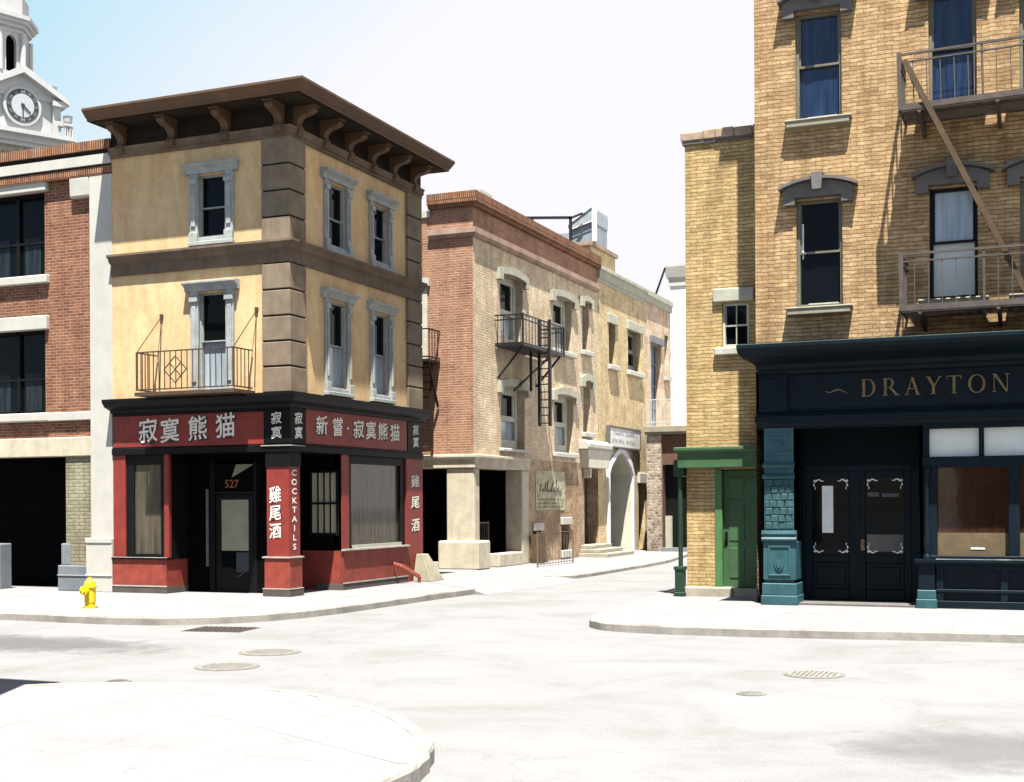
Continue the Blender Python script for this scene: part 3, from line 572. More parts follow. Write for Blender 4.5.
rwo = rw.build('recess_window', M['black'], yb); MB().fb(FW,u0,u1,.005,.012,z0,z1).build('pane', glass('cream_blind_glass', (.30,.275,.19), .3, .3, c2=(.38,.35,.25)), rwo)
# corner pier
pr = MB().box(-16.14, X0-.02, Y0-.02, Y0+.44, .15, 3.36).build('shop_pier', M['red'], yb)
MB().box(-16.19, X0+.02, Y0-.06, Y0+.47, .15, 1.0).build('pier_base', M['redlow'], pr, bevel=.01)
MB().box(-16.22, X0+.04, Y0-.085, Y0+.5, .15, .31).build('plinth', M['plinth'], pr, bevel=.01)
MB().box(-16.23, X0+.05, Y0-.09, Y0+.5, 1.0, 1.03).box(-16.225, X0+.045, Y0-.088, Y0+.49, .31, .33).build('edge_strip', M['whitestrip'], pr)
MB().box(-16.16, X0-.0, Y0-.04, Y0+.46, 3.02, 3.36).build('pier_cap', M['black'], pr)
FP = F('A', Y0-.02)
glyphs(FP, pr, [('雞',-15.92,2.38,.32,.38),('尾',-15.92,1.98,.32,.36),('酒',-15.92,1.58,.32,.36)], M['letter'], .006, edge=M['letter_edge'])
FPB = F('B', X0-.02)
glyphs(FPB, pr, [(c, Y0+.2, 2.88-.205*i, .30, .185) for i, c in enumerate('COCKTAILS')], M['letter'], .006, off=.02)
# right bay
fbox('shop_pilaster', M['red'], yb, FB, 26.95, 27.3, -.2, .02, 1.1, 3.36)
rp = fbox('shop_pilaster', M['red'], yb, FB, 30.25, YE, -.2, .04, .15, 3.36)
glyphs(F('B', X0+.04), rp, [('雞',30.75,2.75,.5,.34),('尾',30.75,2.2,.5,.34),('酒',30.75,1.6,.5,.36)], M['letter'], .006, edge=M['letter_edge'])
bu = MB().fb(FB, 26.95, 30.25, -.7, .05, .15, 1.08).box(-16.62, X0, 26.93, 26.95, .15, 1.08).build('bulkhead', M['redlow'], yb)
MB().fb(FB, 26.9, 30.25, -.7, .07, .15, .3).build('plinth', M['plinth'], bu)
MB().fb(FB, 26.9, 30.25, .068, .082, .3, .33).fb(FB, 26.9, 30.3, .03, .12, 1.08, 1.12).build('edge_strip', M['whitestrip'], bu)
sw = MB().fb(FB, 27.3, 27.45, -.12, -.01, 1.1, 3.36).fb(FB, 30.0, 30.25, -.12, -.01, 1.1, 3.36).fb(FB, 27.45, 30.0, -.12, -.01, 3.16, 3.36).fb(FB, 27.45, 30.0, -.12, .0, 1.1, 1.18).build('shop_window', M['black'], yb, bevel=.01)
MB().fb(FB, 27.45, 30.0, -.1, -.085, 1.18, 3.16).build('pane', M['glass_show'], sw)
MB().fb(FB, 27.47, 29.98, -.02, .03, 1.12, 1.2).build('sill', M['alleystone'], sw)

# concrete wedge at the far corner of the shop, and a short pipe stub
wd = MB(); wd.add([(-15.5,30.55,.15),(-14.95,30.55,.15),(-14.95,31.35,.15),(-15.5,31.35,.15),(-15.5,30.75,.86),(-15.3,30.75,.86),(-15.3,31.1,.86),(-15.5,31.1,.86)], [(3,2,1,0),(4,5,6,7),(0,1,5,4),(1,2,6,5),(2,3,7,6),(3,0,4,7)])
tag(wd.build('corner_guard', mat('mossy_concrete', (.30,.275,.20), .9, .35, 3, .4, (.2,.18,.12), .6, k=.75), bevel=.02), 'tapering concrete guard stone against the end of the red shopfront', 'guard stone')
tag(MB().bar((-15.35,29.55,.62),(-15.12,30.2,.3),.09).bar((-15.12,30.2,.3),(-15.12,30.2,.15),.07).bar((-15.48,29.45,.68),(-15.35,29.55,.62),.07).build('pipe_stub', mat('faded_red_pipe',(.45,.12,.08),.6), bevel=.01), 'short faded red sloping pipe stub at the foot of the red shopfront', 'pipe')

# ------------------------------------------------------------------ red brick building on the left
FL = F('A', Y0+.13); LX0, LX1 = -27.5, -20.37
lb = empty('brick_building', (-24, Y0+.13, .15), 'red brick building with white pilaster and wide dark windows beside the cream building', 'building')
wl = [(-25.6,-22.5,7.76,9.82), (-25.6,-22.5,4.43,6.48)]
MB().wall(FL, LX0, LX1, 3.8, 10.15, wl, .35).quad((LX1,Y0+.13,.1),(LX1,35,.1),(LX1,35,10.2),(LX1,Y0+.13,10.2)).quad((LX0,Y0+.13,.1),(LX0,35,.1),(LX0,35,10.2),(LX0,Y0+.13,10.2)).quad((LX0,35,.1),(LX1,35,.1),(LX1,35,10.2),(LX0,35,10.2)).build('wall', M['redbrick'], lb)
MB().box(LX0, LX1, Y0+.2, 35, 10.2, 10.3).build('roof', M['roofgrey'], lb)
pa = MB()
pa.fb(FL, LX0, LX1, -.3, .22, 10.56, 10.78).fb(FL, LX0, LX1, -.3, .16, 9.98, 10.17)
po = pa.build('parapet', M['soldier'], lb)
MB().fb(FL, LX0, LX1, -.3, .19, 10.22, 10.45).build('parapet_band', M['white'], po)
MB().fb(FL, LX0, LX1, -.3, .10, 10.17, 10.22).fb(FL, LX0, LX1, -.3, .13, 10.45, 10.56).build('parapet_shade_line', M['joint'], po)  # dark strips put the shade lines between the courses into the colour
MB().box(LX0, LX1, Y0+.43, Y0+.6, 10.3, 10.6).build('parapet_back', M['redbrick'], po)
pl = MB().fb(FL, -21.03, LX1+.0, 0, .15, .15, 9.98).build('pilaster', M['white'], lb, bevel=.015)
MB().fb(FL, -21.12, LX1+.002, 0, .22, .15, 1.38).fb(FL, -21.14, LX1+.004, 0, .24, 1.3, 1.42).fb(FL, -21.14, LX1+.004, 0, .24, .52, .56).build('pilaster_base', M['white'], pl, bevel=.012)
MB().prof(FL, [(0,9.5),(.12,9.5),(.14,9.55),(.16,9.97),(0,9.97)], -21.62, -21.04).build('corbel', M['white'], lb, bevel=.02)
for z0, z1, zl in ((7.76,9.82,10.12), (4.43,6.48,6.78)):
    g = MB(); u0, u1 = -25.6, -22.5
    for u in (u0+.0, u0+1.0, u0+2.0, u1-.09): g.fb(FL, u, u+.09, -.32, -.24, z0, z1)
    g.fb(FL, u0, u1, -.32, -.24, z1-.08, z1).fb(FL, u0, u1, -.32, -.24, z0, z0+.08).fb(FL, u0, u1, -.315, -.25, (z0+z1)/2-.2, (z0+z1)/2-.14)
    wn = g.build('window', M['black'], lb)
    MB().fb(FL, u0, u1, -.33, -.31, z0, z1).build('pane', M['glass'], wn)
    for u in (u0+.25, u0+1.25, u0+2.22): MB().fb(FL, u, u+.5, -.30, -.295, z0+.08, z0+1.0).build('net_curtain', M['net'], wn)
    MB().fb(FL, u0-.1, u1+.13, -.05, .12, zl-.34, zl).build('lintel', M['white'], lb, bevel=.02)
    MB().fb(FL, u0-.1, u1+.15, -.3, .13, z0-.2, z0).build('sill', M['white'], lb, bevel=.02)
MB().fb(FL, LX0, -21.03, -.05, .1, 4.22, 4.42).build('band_course', M['white'], lb, bevel=.015)
MB().fb(FL, LX0, -21.03, -.1, .12, 3.36, 3.82).build('shop_lintel', M['concrete'], lb, bevel=.02)
fbox('pier', M['tanbrick'], lb, FL, -21.85, -21.03, -.4, .06, .15, 3.36)
MB().fb(FL, -22.05, -21.1, -.4, .13, .15, .76).fb(FL, -21.98, -21.7, -.4, .09, .76, 1.28).fb(FL, -22.07, -21.1, -.4, .15, .5, .54).build('pier_plinth', M['greystone'], lb, bevel=.02)
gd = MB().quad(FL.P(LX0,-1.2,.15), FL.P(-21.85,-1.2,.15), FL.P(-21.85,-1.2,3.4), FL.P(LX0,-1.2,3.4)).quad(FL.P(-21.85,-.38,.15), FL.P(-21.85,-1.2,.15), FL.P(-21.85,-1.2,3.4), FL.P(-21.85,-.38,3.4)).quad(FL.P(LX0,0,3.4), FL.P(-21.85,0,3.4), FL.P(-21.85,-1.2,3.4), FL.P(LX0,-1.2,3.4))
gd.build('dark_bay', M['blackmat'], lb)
MB().fb(FL, -24.9, -23.86, -.3, .1, .15, 1.26).build('bay_kerb_wall', M['greystone'], lb, bevel=.02)

# ------------------------------------------------------------------ clock tower far behind
TS = 1.0
tw = empty('clock_tower', (-60.08, 63.1, 0), 'white clock tower with columned belfry rising behind the red brick building', 'clock tower', rz=R(61))
FT = F('A', -2.8)       # local facade of the clock stage
t = MB().box(-2.8,2.8,-2.8,2.8,0,27.2)
t.build('shaft', M['tower'], tw, local=True)
cor = MB()
def sq(h): return [(-h,-h),(h,-h),(h,h),(-h,h)]
cor.plan(sq(3.3), 24.15, 24.5).plan(sq(3.1), 23.9, 24.15).plan(sq(3.75), 24.5, 24.75)
cor.build('main_cornice', M['tower'], tw, local=True)
MB().plan(sq(2.86), 23.0, 23.9).build('carved_frieze', M['tower_frieze'], tw, local=True)
MB().plan(sq(3.2), 22.7, 23.0).build('string_course', M['tower'], tw, local=True)
pd = MB()
pd.box(-2.9,-2.3,-3.0,-2.6,24.75,26.75).box(2.3,2.9,-3.0,-2.6,24.75,26.75)
for s_ in (-1,1):
    pd.prism(FT, [(s_*3.45,26.75),(s_*3.45,27.05),(0,28.75),(0,28.3)], -5.6, .55)
    pd.box(s_*2.2, s_*3.3, -3.25, 3.0, 26.65, 26.95)
    pd.box(s_*2.9-.25, s_*2.9+.25, -3.1, -2.7, 25.5, 25.75)
pd.build('pediment', M['tower'], tw, local=True)
MB().prism(FT, [(-3.2,26.9),(3.2,26.9),(0,28.4)], -5.6, .1).build('gable', M['tower'], tw, local=True)
ck = MB().tube((0,-2.75,26.35),(0,-3.02,26.35),1.2,40).build('clock', M['tower'], tw, local=True, bevel=.03)
MB().tube((0,-3.0,26.35),(0,-3.05,26.35),1.0,40).build('numeral_ring', M['dialring'], ck, local=True)
MB().tube((0,-3.04,26.35),(0,-3.07,26.35),.71,40).build('dial', M['dial'], ck, local=True)
nm = MB()
for i in range(12):
    an = i*math.pi/6; p = Vector((math.sin(an), 0, math.cos(an)))
    for k in ((-.05,.05) if i % 2 else (-.09,0,.09)):
        sd = Vector((math.cos(an), 0, -math.sin(an)))*k
        nm.bar(Vector((0,-3.06,26.35)) + p*.77 + sd, Vector((0,-3.06,26.35)) + p*.93 + sd, .035, .02)
nm.build('numeral', M['dial'], ck, local=True)
hn = MB(); c0 = Vector((0,-3.09,26.35))
hn.bar(c0, c0 + Vector((0,0,-.66)), .07, .03).bar(c0 + Vector((-.1,-.01,.12)), c0 + Vector((.48,-.01,-.4)), .1, .03).tube(c0 + Vector((0,.02,0)), c0 + Vector((0,-.04,0)), .12, 12)
hn.build('hand', M['dialring'], ck, local=True)
ck.scale.x = 1.2; tw.scale.x = .80
def octo(r, rot=R(22.5), n=8): return [(r*math.cos(rot+2*math.pi*i/n), r*math.sin(rot+2*math.pi*i/n)) for i in range(n)]
bx_, by_ = 0.25, 1.2
OC = lambda r: [(x-.3, y+by_) for x, y in octo(r*1.08, R(30))]
MB().plan(OC(2.6), 27.4, 28.5).plan(OC(2.4), 28.5, 28.9).build('belfry_base', M['tower'], tw, local=True)
bf = MB()
pts = OC(2.2)
bf.plan(OC(2.2), 31.35, 31.7)
inn = MB().plan(OC(1.7), 28.9, 31.4)
for i in range(8):
    p, q_ = Vector((*pts[i],0)), Vector((*pts[(i+1)%8],0)); dv = (q_-p)
    nn = Vector((-dv.y, dv.x, 0)).normalized()*.35
    for s0, s1 in ((0,.27),(.73,1)):
        a_, b_ = p + dv*s0, p + dv*s1
        bf.add([(*a_.xy,28.9),(*b_.xy,28.9),(*(b_+nn).xy,28.9),(*(a_+nn).xy,28.9),(*a_.xy,31.4),(*b_.xy,31.4),(*(b_+nn).xy,31.4),(*(a_+nn).xy,31.4)], [(3,2,1,0),(4,5,6,7),(0,1,5,4),(1,2,6,5),(2,3,7,6),(3,0,4,7)])
    out_ = (p - Vector((-.3, by_, 0))).normalized()*.05
    bf.tube((p.x+out_.x,p.y+out_.y,28.9),(p.x+out_.x,p.y+out_.y,31.4),.24,12)
    a_, b_ = p + dv*.27, p + dv*.73; m_ = (a_+b_)/2; hw = (b_-a_)/2
    for j in range(8):      # round arch head
        t0, t1 = math.pi*j/8, math.pi*(j+1)/8
        e0, e1 = m_ - hw*math.cos(t0), m_ - hw*math.cos(t1); za, zb_ = 30.75+.5*math.sin(t0), 30.75+.5*math.sin(t1)
        bf.add([(*e0.xy,za),(*e1.xy,zb_),(*e1.xy,31.4),(*e0.xy,31.4),(*(e0+nn).xy,za),(*(e1+nn).xy,zb_),(*(e1+nn).xy,31.4),(*(e0+nn).xy,31.4)], [(3,2,1,0),(4,5,6,7),(0,1,5,4),(1,2,6,5),(2,3,7,6),(3,0,4,7)])
bf.build('belfry', M['tower'], tw, local=True)
inn.build('belfry_void', M['blackmat'], tw, local=True)
MB().plan(OC(2.4), 31.7, 31.95).plan(OC(2.65), 31.95, 32.15).plan(OC(2.85), 32.15, 32.4).plan(OC(2.2), 32.4, 33.8).plan(OC(1.9), 33.8, 36).build('belfry_cornice', M['tower'], tw, local=True)
ur = MB().lathe((3.35,-3.2,24.75), [(.25,0),(.25,.5),(.1,.6),(.3,1.0),(.34,1.3),(.38,1.35)], 12)
ur.build('urn', M['tower'], tw, local=True)
MB().lathe((2.6,-2.4,27.0), [(.25,0),(.25,.5),(.1,.6),(.25,.9),(.3,1.0)], 12).build('urn', M['tower'], tw, local=True)
bl = MB()
bl.box(2.9,3.6,-3.55,-3.35,25.45,25.6)
for k in range(4): bl.box(2.98+k*.18,3.06+k*.18,-3.5,-3.4,24.75,25.45)
bl.build('balustrade', M['tower'], tw, local=True)

# ------------------------------------------------------------------ alley buildings
XM, YM = -16.55, 36.85
FMA, FMB = F('A', YM), F('B', XM)
m1 = empty('alley_building', (XM, YM, .12), 'orange and cream worn brick building with dark corner arcade and black iron fire escape', 'building')
YM1 = 48.75
W1 = [(39.0,40.95,7.35,9.68), (43.85,45.8,7.72,9.66), (46.95,47.75,7.98,9.9), (39.02,41.05,3.97,6.02), (43.92,45.92,4.0,6.12), (47.0,47.85,4.86,6.85)]
D1 = (47.1,48.75,.5,3.5)
BW = [(41.75,42.55,.6,1.22), (44.58,45.42,.45,1.38)]
MB().wall(FMA, -26, XM, 3.68, 10.6).quad((-26,YM,0),(-26,YM1,0),(-26,YM1,11.2),(-26,YM,11.2)).wall(F('A',YM), -26, -18.62, .1, 3.68).build('front_wall', M['alleybrick'], m1)
MB().wall(FMB, YM, YM1-.001, 3.68, 10.58, [h for h in W1], .5).build('wall', M['creambrick'], m1)
MB().wall(FMB, 41.35, YM1-.001, .1, 3.68, BW + [D1], .5).build('lower_wall', M['brownbrick'], m1)
def mpath(x, y, l, e): return lambda d: [(l, y-d), (x+d, y-d), (x+d, e)]
MP = mpath(XM, YM, -18.04, YM1)
pw = MB().sweep(MP, [(-.3,10.58),(.0,10.58),(.0,11.4),(-.3,11.4)]).build('parapet', M['alleybrick'], m1)
MB().sweep(MP, [(-.02,10.42),(.08,10.45),(.14,10.55),(.14,10.72),(-.02,10.74)]).build('string_course', M['terracotta'], pw)
MB().sweep(MP, [(-.35,11.38),(.10,11.38),(.12,11.46),(.2,11.5),(.2,11.82),(-.35,11.84)]).build('coping', M['soldier'], pw)
MB().box(-26, -18.05, YM, YM+.3, 10.6, 11.15).build('side_parapet', M['alleybrick'], m1)
MB().box(-26, -18.0, YM-.06, YM+.36, 11.15, 11.35).build('side_coping', M['white'], m1)
MB().box(-18.05, -17.0, YM+1.6, YM+2.6, 10.7, 12.3).build('chimney', M['white'], m1)
MB().box(-26, XM-.02, YM+.3, YM1, 10.5, 10.6).build('roof', M['roofgrey'], m1)
# ledge, arcade
lg = MB().sweep(mpath(XM, YM, -26, 41.4), [(-.6,3.28),(.06,3.28),(.06,3.56),(.14,3.6),(.14,3.7),(-.6,3.74)]).build('ledge', M['concrete'], m1, bevel=.02)
MB().box(-17.5, XM, YM, YM+.42, .12, 3.28).build('corner_pillar', M['concrete'], m1, bevel=.03)
MB().box(-17.72, XM+.22, YM-.2, YM+.75, .12, 1.02).build('pillar_base', M['concrete'], m1, bevel=.05)
MB().box(XM-.6, XM+.02, 40.75, 41.38, .12, 3.28).build('end_pillar', M['concrete'], m1, bevel=.03)
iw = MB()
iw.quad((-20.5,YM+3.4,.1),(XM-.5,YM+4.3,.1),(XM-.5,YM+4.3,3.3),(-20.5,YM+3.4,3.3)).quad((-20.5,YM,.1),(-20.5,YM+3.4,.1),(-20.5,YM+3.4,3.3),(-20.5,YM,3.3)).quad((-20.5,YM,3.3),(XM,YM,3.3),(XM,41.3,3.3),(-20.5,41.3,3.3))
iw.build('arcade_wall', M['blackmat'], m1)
MB().box(-20.5,XM-.45,YM+.5,41.2,.124,.14).build('arcade_floor', mat('dim_floor',(.05,.05,.048),.9), m1)  # floor colour darkened to stand for the arcade shade
MB().box(-18.62,-17.7,YM+.15,YM+.4,.12,.34).build('step', M['concrete'], m1)
MB().box(XM-.35,XM+.1,38.6,40.6,.12,.55).build('arcade_kerb', M['concrete'], m1, bevel=.03)
gt = MB()
for k in range(9): gt.box(XM-.6, XM-.585, 38.1+k*.14, 38.115+k*.14, .2, 1.55)
gt.box(XM-.61,XM-.575,38.05,39.3,1.52,1.57).box(XM-.61,XM-.575,38.05,39.3,.2,.25).box(XM-.62,XM-.57,38.05,38.1,.14,1.6).box(XM-.62,XM-.57,39.25,39.3,.14,1.6)
tag(gt.build('iron_gate', M['iron_grey']), 'small grey iron barred gate inside the dark alley arcade', 'gate')
# windows of the alley building
def mwin(par, f, u0, u1, z0, z1, hood, hm, rise, sillz, tall=.3, fm='frame_pale', low=None, dep=.3):
    wd = sash(f, par, u0, u1, z0, z1, dep, M[fm], M['glass'], low or M['glass_cur'], .5, .24 if u1-u0 > 1.2 else .12)
    if hood:
        a, b = hood; zt = z1 - .08
        if rise > 0:
            top = arch_pts(a, b, zt + tall*.6, rise); bot = arch_pts(u0-.02, u1+.02, zt + .02, rise*.45)
            poly = [(a, zt-.18)] + top + [(b, zt-.18), (u1+.02, zt-.18)] + bot[::-1] + [(u0-.02, zt-.18)]
            MB().prism(f, poly, -.02, .14).build('lintel', hm, wd)
        else: MB().fb(f, a, b, -.02, .1, zt, zt+tall).build('lintel', hm, wd, bevel=.02)
    if sillz: MB().fb(f, u0-.18, u1+.2, -.3, .16, sillz, z0).build('sill', M['white'], wd, bevel=.02)
    return wd
hoods = [(38.7,41.2),(43.5,46.2),(46.65,48.05),(38.7,41.4),(43.6,46.25),(46.65,48.2)]
for k, (h, hd) in enumerate(zip(W1, hoods)):
    mwin(m1, FMB, *h, hd, M['alleystone'], .16 if k not in (2,) else .08, h[2]-.17 if k in (1,2,4,5) else h[2]-.1)
for h in BW:
    o = MB().fb(FMB, h[0], h[1], -.5, -.46, h[2], h[3]).build('basement_window', M['glass'], m1)
    MB().fb(FMB, h[0]-.1, h[1]+.1, -.02, .09, h[3], h[3]+.27).build('lintel', M['white'], o, bevel=.02); MB().fb(FMB, h[0]-.1, h[1]+.1, -.3, .1, h[2]-.28, h[2]).build('sill', M['white'], o, bevel=.02)
# porch with corbelled hood and steps
ph = MB().prism(FMB, [(46.75,3.5),(49.1,3.5),(49.25,4.2),(46.6,4.2)], -.02, .35).prism(FMB, [(46.95,3.5),(47.15,3.5),(47.1,3.15),(47.0,3.1)], 0, .3).build('porch_hood', M['pale_plaster'], m1, bevel=.02)
MB().prof(FMB, [(-.02,4.2),(.36,4.2),(.42,4.28),(.42,4.42),(.2,4.56),(-.02,4.56)], 46.5, 49.35).build('hood_cap', M['white'], ph, bevel=.02)
dd = MB().fb(FMB, D1[0], D1[1], -.52, -.46, D1[2], D1[3]).build('door', mat('brown_door',(.07,.045,.035),.6), m1)
MB().fb(FMB, 47.15,47.75,-.45,-.44,.9,3.3).build('panel', M['black'], dd)
st = MB()
for k, (dx, z) in enumerate(((1.15,.27),(.8,.42),(.42,.57))): st.fb(FMB, 46.75-.12*(2-k)*1.2, 49.15+.3*(2-k), -.45, dx, .1 if k == 0 else z-.15, z)
st.build('step', M['stone_step'], m1, bevel=.02)
mu = MB().fb(FMB, 42.0, 44.9, .004, .02, 1.92, 3.32).build('painted_advert', M['mural'], m1)
rnd = random.Random(12); sc_ = MB(); u = 42.35
while u < 44.5:
    h = rnd.uniform(.12,.42); w_ = rnd.uniform(.05,.2); sc_.bar(FMB.P(u, .026, 2.58+rnd.uniform(-.05,.05)), FMB.P(u+w_, .026, 2.58+h*rnd.choice((1,.5))), .045, .01); sc_.bar(FMB.P(u+w_*.3, .024, 2.6), FMB.P(u+w_+.1, .024, 2.62), .05, .01); u += w_+.07
for r_ in range(3):
    u = 42.2
    while u < 44.7:
        l_ = rnd.uniform(.05,.18); sc_.fb(FMB, u, u+.03, .02, .027, 2.0+r_*.13, 2.08+r_*.13); u += l_
sc_.build('faded_script', mat('faded_script_ink',(.17,.16,.13),.9,.3), mu)
# fire escape on the alley building
fe = MB().fb(FMB, 38.5, 42.3, .02, 1.0, 7.2, 7.28).build('fire_escape', M['iron'], m1)
g = MB()
for z in (8.2, 8.05, 7.3):
    g.fb(FMB, 38.5, 42.3, .96, 1.0, z-.02, z+.02).fb(FMB, 38.5, 38.54, .02, 1.0, z-.02, z+.02).fb(FMB, 42.26, 42.3, .02, 1.0, z-.02, z+.02)
for i in range(15): u = 38.52 + i*(3.76/14); g.fb(FMB, u-.012, u+.012, .97, .99, 7.28, 8.2)
for i in range(5):
    for u in (38.52, 42.28): g.fb(FMB, u-.012, u+.012, .1+i*.2, .12+i*.2, 7.28, 8.2)
for u in (38.52, 42.28): g.fb(FMB, u-.03, u+.03, .95, 1.01, 7.2, 8.24)
g.build('railing', M['iron'], fe)
for u in (38.7, 42.1): MB().bar(FMB.P(u,.9,7.2), FMB.P(u,.02,6.2), .06).build('brace', M['iron'], fe)
MB().bar(FMB.P(42.1,.5,7.2), FMB.P(39.9,.1,5.9), .06).build('brace', M['iron'], fe)
g = MB()
for s_ in (.66,1.03): g.fb(FMB, 40.72, 40.84, s_-.045, s_+.045, 4.75, 8.3)
for i in range(13): z = 4.85 + i*.26; g.fb(FMB, 40.77, 40.81, .66, 1.03, z-.018, z+.018)
g.fb(FMB, 40.4, 40.48, .45, .52, 5.9, 7.2)
g.build('ladder', M['iron'], fe)
# small fire escape on the side face, half hidden by the cream building
fe = MB().box(-20.2,-17.68, YM-.85, YM-.02, 6.55, 6.63).build('fire_escape', M['iron'], m1)
g = MB()
for z in (7.55, 6.7): g.box(-20.2,-17.68,YM-.86,YM-.83,z-.02,z+.02).box(-17.72,-17.68,YM-.85,YM-.02,z-.02,z+.02)
for i in range(12): x = -20.15+i*.195; g.box(x-.012,x+.012,YM-.855,YM-.835,6.6,7.55)
for i in range(4): y = YM-.75+i*.2; g.box(-17.71,-17.69,y-.012,y+.012,6.6,7.55)
g.build('railing', M['iron'], fe)
g = MB()
for a, b in ((-17.75,-17.8),(-18.2,-18.45)): g.bar((a,YM-.45,6.6),(b,YM-.45,3.9),.07)
for i in range(11): z = 4.1+i*.23; g.bar((-17.77,YM-.45,z),(-18.3,YM-.45,z),.04)
g.bar((-17.7,YM-.83,6.58),(-17.75,YM-.05,5.2),.06)
g.build('ladder', M['iron'], fe)
MB().box(-18.55,-18.12,YM-.02,YM+.05,6.7,9.0).build('side_window', M['frame_pale'], m1)
MB().box(-18.7,-18.02,YM-.1,YM+.05,9.0,9.25).build('side_lintel', M['white'], m1)
# roof structure
rh = MB().box(-19.2, -16.85, 48.9, 52, 11.0, 12.35).build('roof_house', M['tawnybrick'], m1)
MB().box(-19.3, -16.75, 48.8, 52.1, 12.35, 12.5).build('coping', M['terracotta'], rh)
sk = MB()
def slab(x0, x1, za, zb_, y0, y1, zc, zd): sk.add([(x0,y0,za),(x1,y0,zb_),(x1,y1,zb_),(x0,y1,za),(x0,y0,zc),(x1,y0,zd),(x1,y1,zd),(x0,y1,zc)], [(3,2,1,0),(4,5,6,7),(0,1,5,4),(1,2,6,5),(2,3,7,6),(3,0,4,7)])
slab(-17.75,-16.8,12.52,12.52,48.95,50.8,12.98,13.28)
so = sk.build('skylight', M['louvre'], rh)
sk = MB()
slab(-17.78,-16.78,12.99,13.29,48.86,50.85,13.22,13.85); sk.box(-19.3,-17.75,49.2,50.5,12.5,12.98)
sk.build('sloping_sheet', mat('pale_blue_sheet', (.42,.48,.52), .5, .35, 5, 0, (.6,.62,.62), .6), so)
MB().bar((-17.8,48.83,12.985),(-16.78,48.83,13.285),.03).bar((-17.78,48.83,13.23),(-16.78,48.83,13.86),.03).box(-16.78,-16.62,48.85,49.0,12.5,13.88).build('skylight_edge', M['far_white'], so)
MB().bar((-19.9,48.5,13.62),(-17.5,48.5,13.42),.1).bar((-17.55,48.5,13.45),(-17.55,48.5,12.3),.1).bar((-19.2,48.5,13.55),(-19.2,48.5,12.2),.12).bar((-17.5,48.5,13.42),(-17.1,48.7,13.6),.08).build('pipe_rail', M['iron'], rh)

# second alley building
m2 = empty('terrace_building', (XM, 52, .12), 'tawny brick alley building with pointed arch doorway under a white sign', 'building')
W2 = [(50.2,51.05,7.75,9.5), (52.75,54.6,7.75,9.55)]
AR = (50.0,53.1,.1,4.25,.9)
MB().wall(FMB, YM1, 55.17, .1, 11.0, W2 + [AR, (54.15,55.1,.15,3.0,.4)], .5).quad((XM,55.17,.1),(-26,55.17,.1),(-26,55.17,11),(XM,55.17,11)).build('wall', M['tawnybrick'], m2)
MB().box(-26,XM-.02,YM1,55.17,10.6,10.7).build('roof', M['roofgrey'], m2)
MB().prof(FMB, [(-.3,10.9),(.03,10.9),(.05,11.0),(.12,11.05),(.12,11.3),(.2,11.36),(.2,11.5),(-.3,11.52)], YM1, 55.17).build('coping', M['alleystone'], m2, bevel=.01)
for h in W2: mwin(m2, FMB, *h, (h[0]-.2, h[1]+.2), M['alleystone'], 0, h[2]-.2, .38, low=M['glass'], fm='frame_olive')
pts = [(50.0,3.35),(50.25,3.65),(51.0,4.1),(51.55,4.22),(52.1,4.1),(52.85,3.65),(53.1,3.35)]
sp = MB().prism(FMB, [(50.0,4.25)] + [(50.0,3.35),(50.25,3.65),(51.0,4.1),(51.55,4.22)] + [(51.55,4.25)], -.9, .0).prism(FMB, [(53.1,4.25),(51.55,4.25),(51.55,4.22),(52.1,4.1),(52.85,3.65),(53.1,3.35)], -.9, .0)
sp.build('arch_soffit', M['pale_plaster'], m2)
ot = [(49.78,.12),(49.78,3.42),(50.1,3.85),(50.95,4.32),(51.55,4.45),(52.15,4.32),(53.0,3.85),(53.32,3.42),(53.32,.12)]
inn_ = [(53.1,.12)] + pts[::-1] + [(50.0,.12)]
MB().prism(FMB, ot + inn_, 0, .1).build('arch_surround', M['far_white'], m2)
dq = MB().fb(FMB, 50.0, 53.1, -.92, -.9, .1, 4.25).build('door', M['black'], m2)
MB().fb(FMB, 53.06, 53.095, -.9, 0, .12, 3.4).build('jamb_lining', M['pale_plaster'], m2)
MB().fb(FMB, 50.0, 51.4, -.9, -.6, .12, 4.0).build('door_leaf', M['black'], dq)
MB().fb(FMB, 54.15, 55.1, -.42, -.38, .15, 3.0).build('side_door', M['dgreen'], m2)
MB().fb(FMB, 54.0, 55.17, -.02, .12, 3.0, 3.45).build('side_lintel', M['white'], m2, bevel=.02)
sg = empty('wall_sign', (XM, 52, 4.8), 'white board with two rows of faded lettering above the pointed arch doorway', 'sign')
fbox('board', M['signwhite'], sg, FMB, 49.85, 53.95, .03, .14, 4.45, 5.2)
MB().fb(FMB, 49.75, 54.05, .02, .16, 5.2, 5.28).fb(FMB, 49.75, 49.85, .02, .16, 4.38, 5.2).fb(FMB, 53.95, 54.05, .02, .16, 4.38, 5.2).fb(FMB, 49.85, 53.95, .02, .16, 4.38, 4.45).build('frame', M['hood'], sg)
rnd = random.Random(5); lt = MB()
for z, h, u, ue in ((4.93,.17,50.3,53.5),(4.6,.16,50.1,53.6)):
    while u < ue:
        k = rnd.random(); w_ = rnd.uniform(.14,.24)
        if k > .12:
            lt.fb(FMB, u, u+.045, .14, .146, z, z+h)
            if k > .5: lt.fb(FMB, u+w_-.045, u+w_, .14, .146, z, z+h)
            if k > .3: lt.fb(FMB, u+.045, u+w_-.045, .14, .145, z+h*rnd.choice((0,.4,.8)), z+h*rnd.choice((.2,.5,.98)))
        u += w_ + .07
lt.build('lettering', M['signink'], sg)

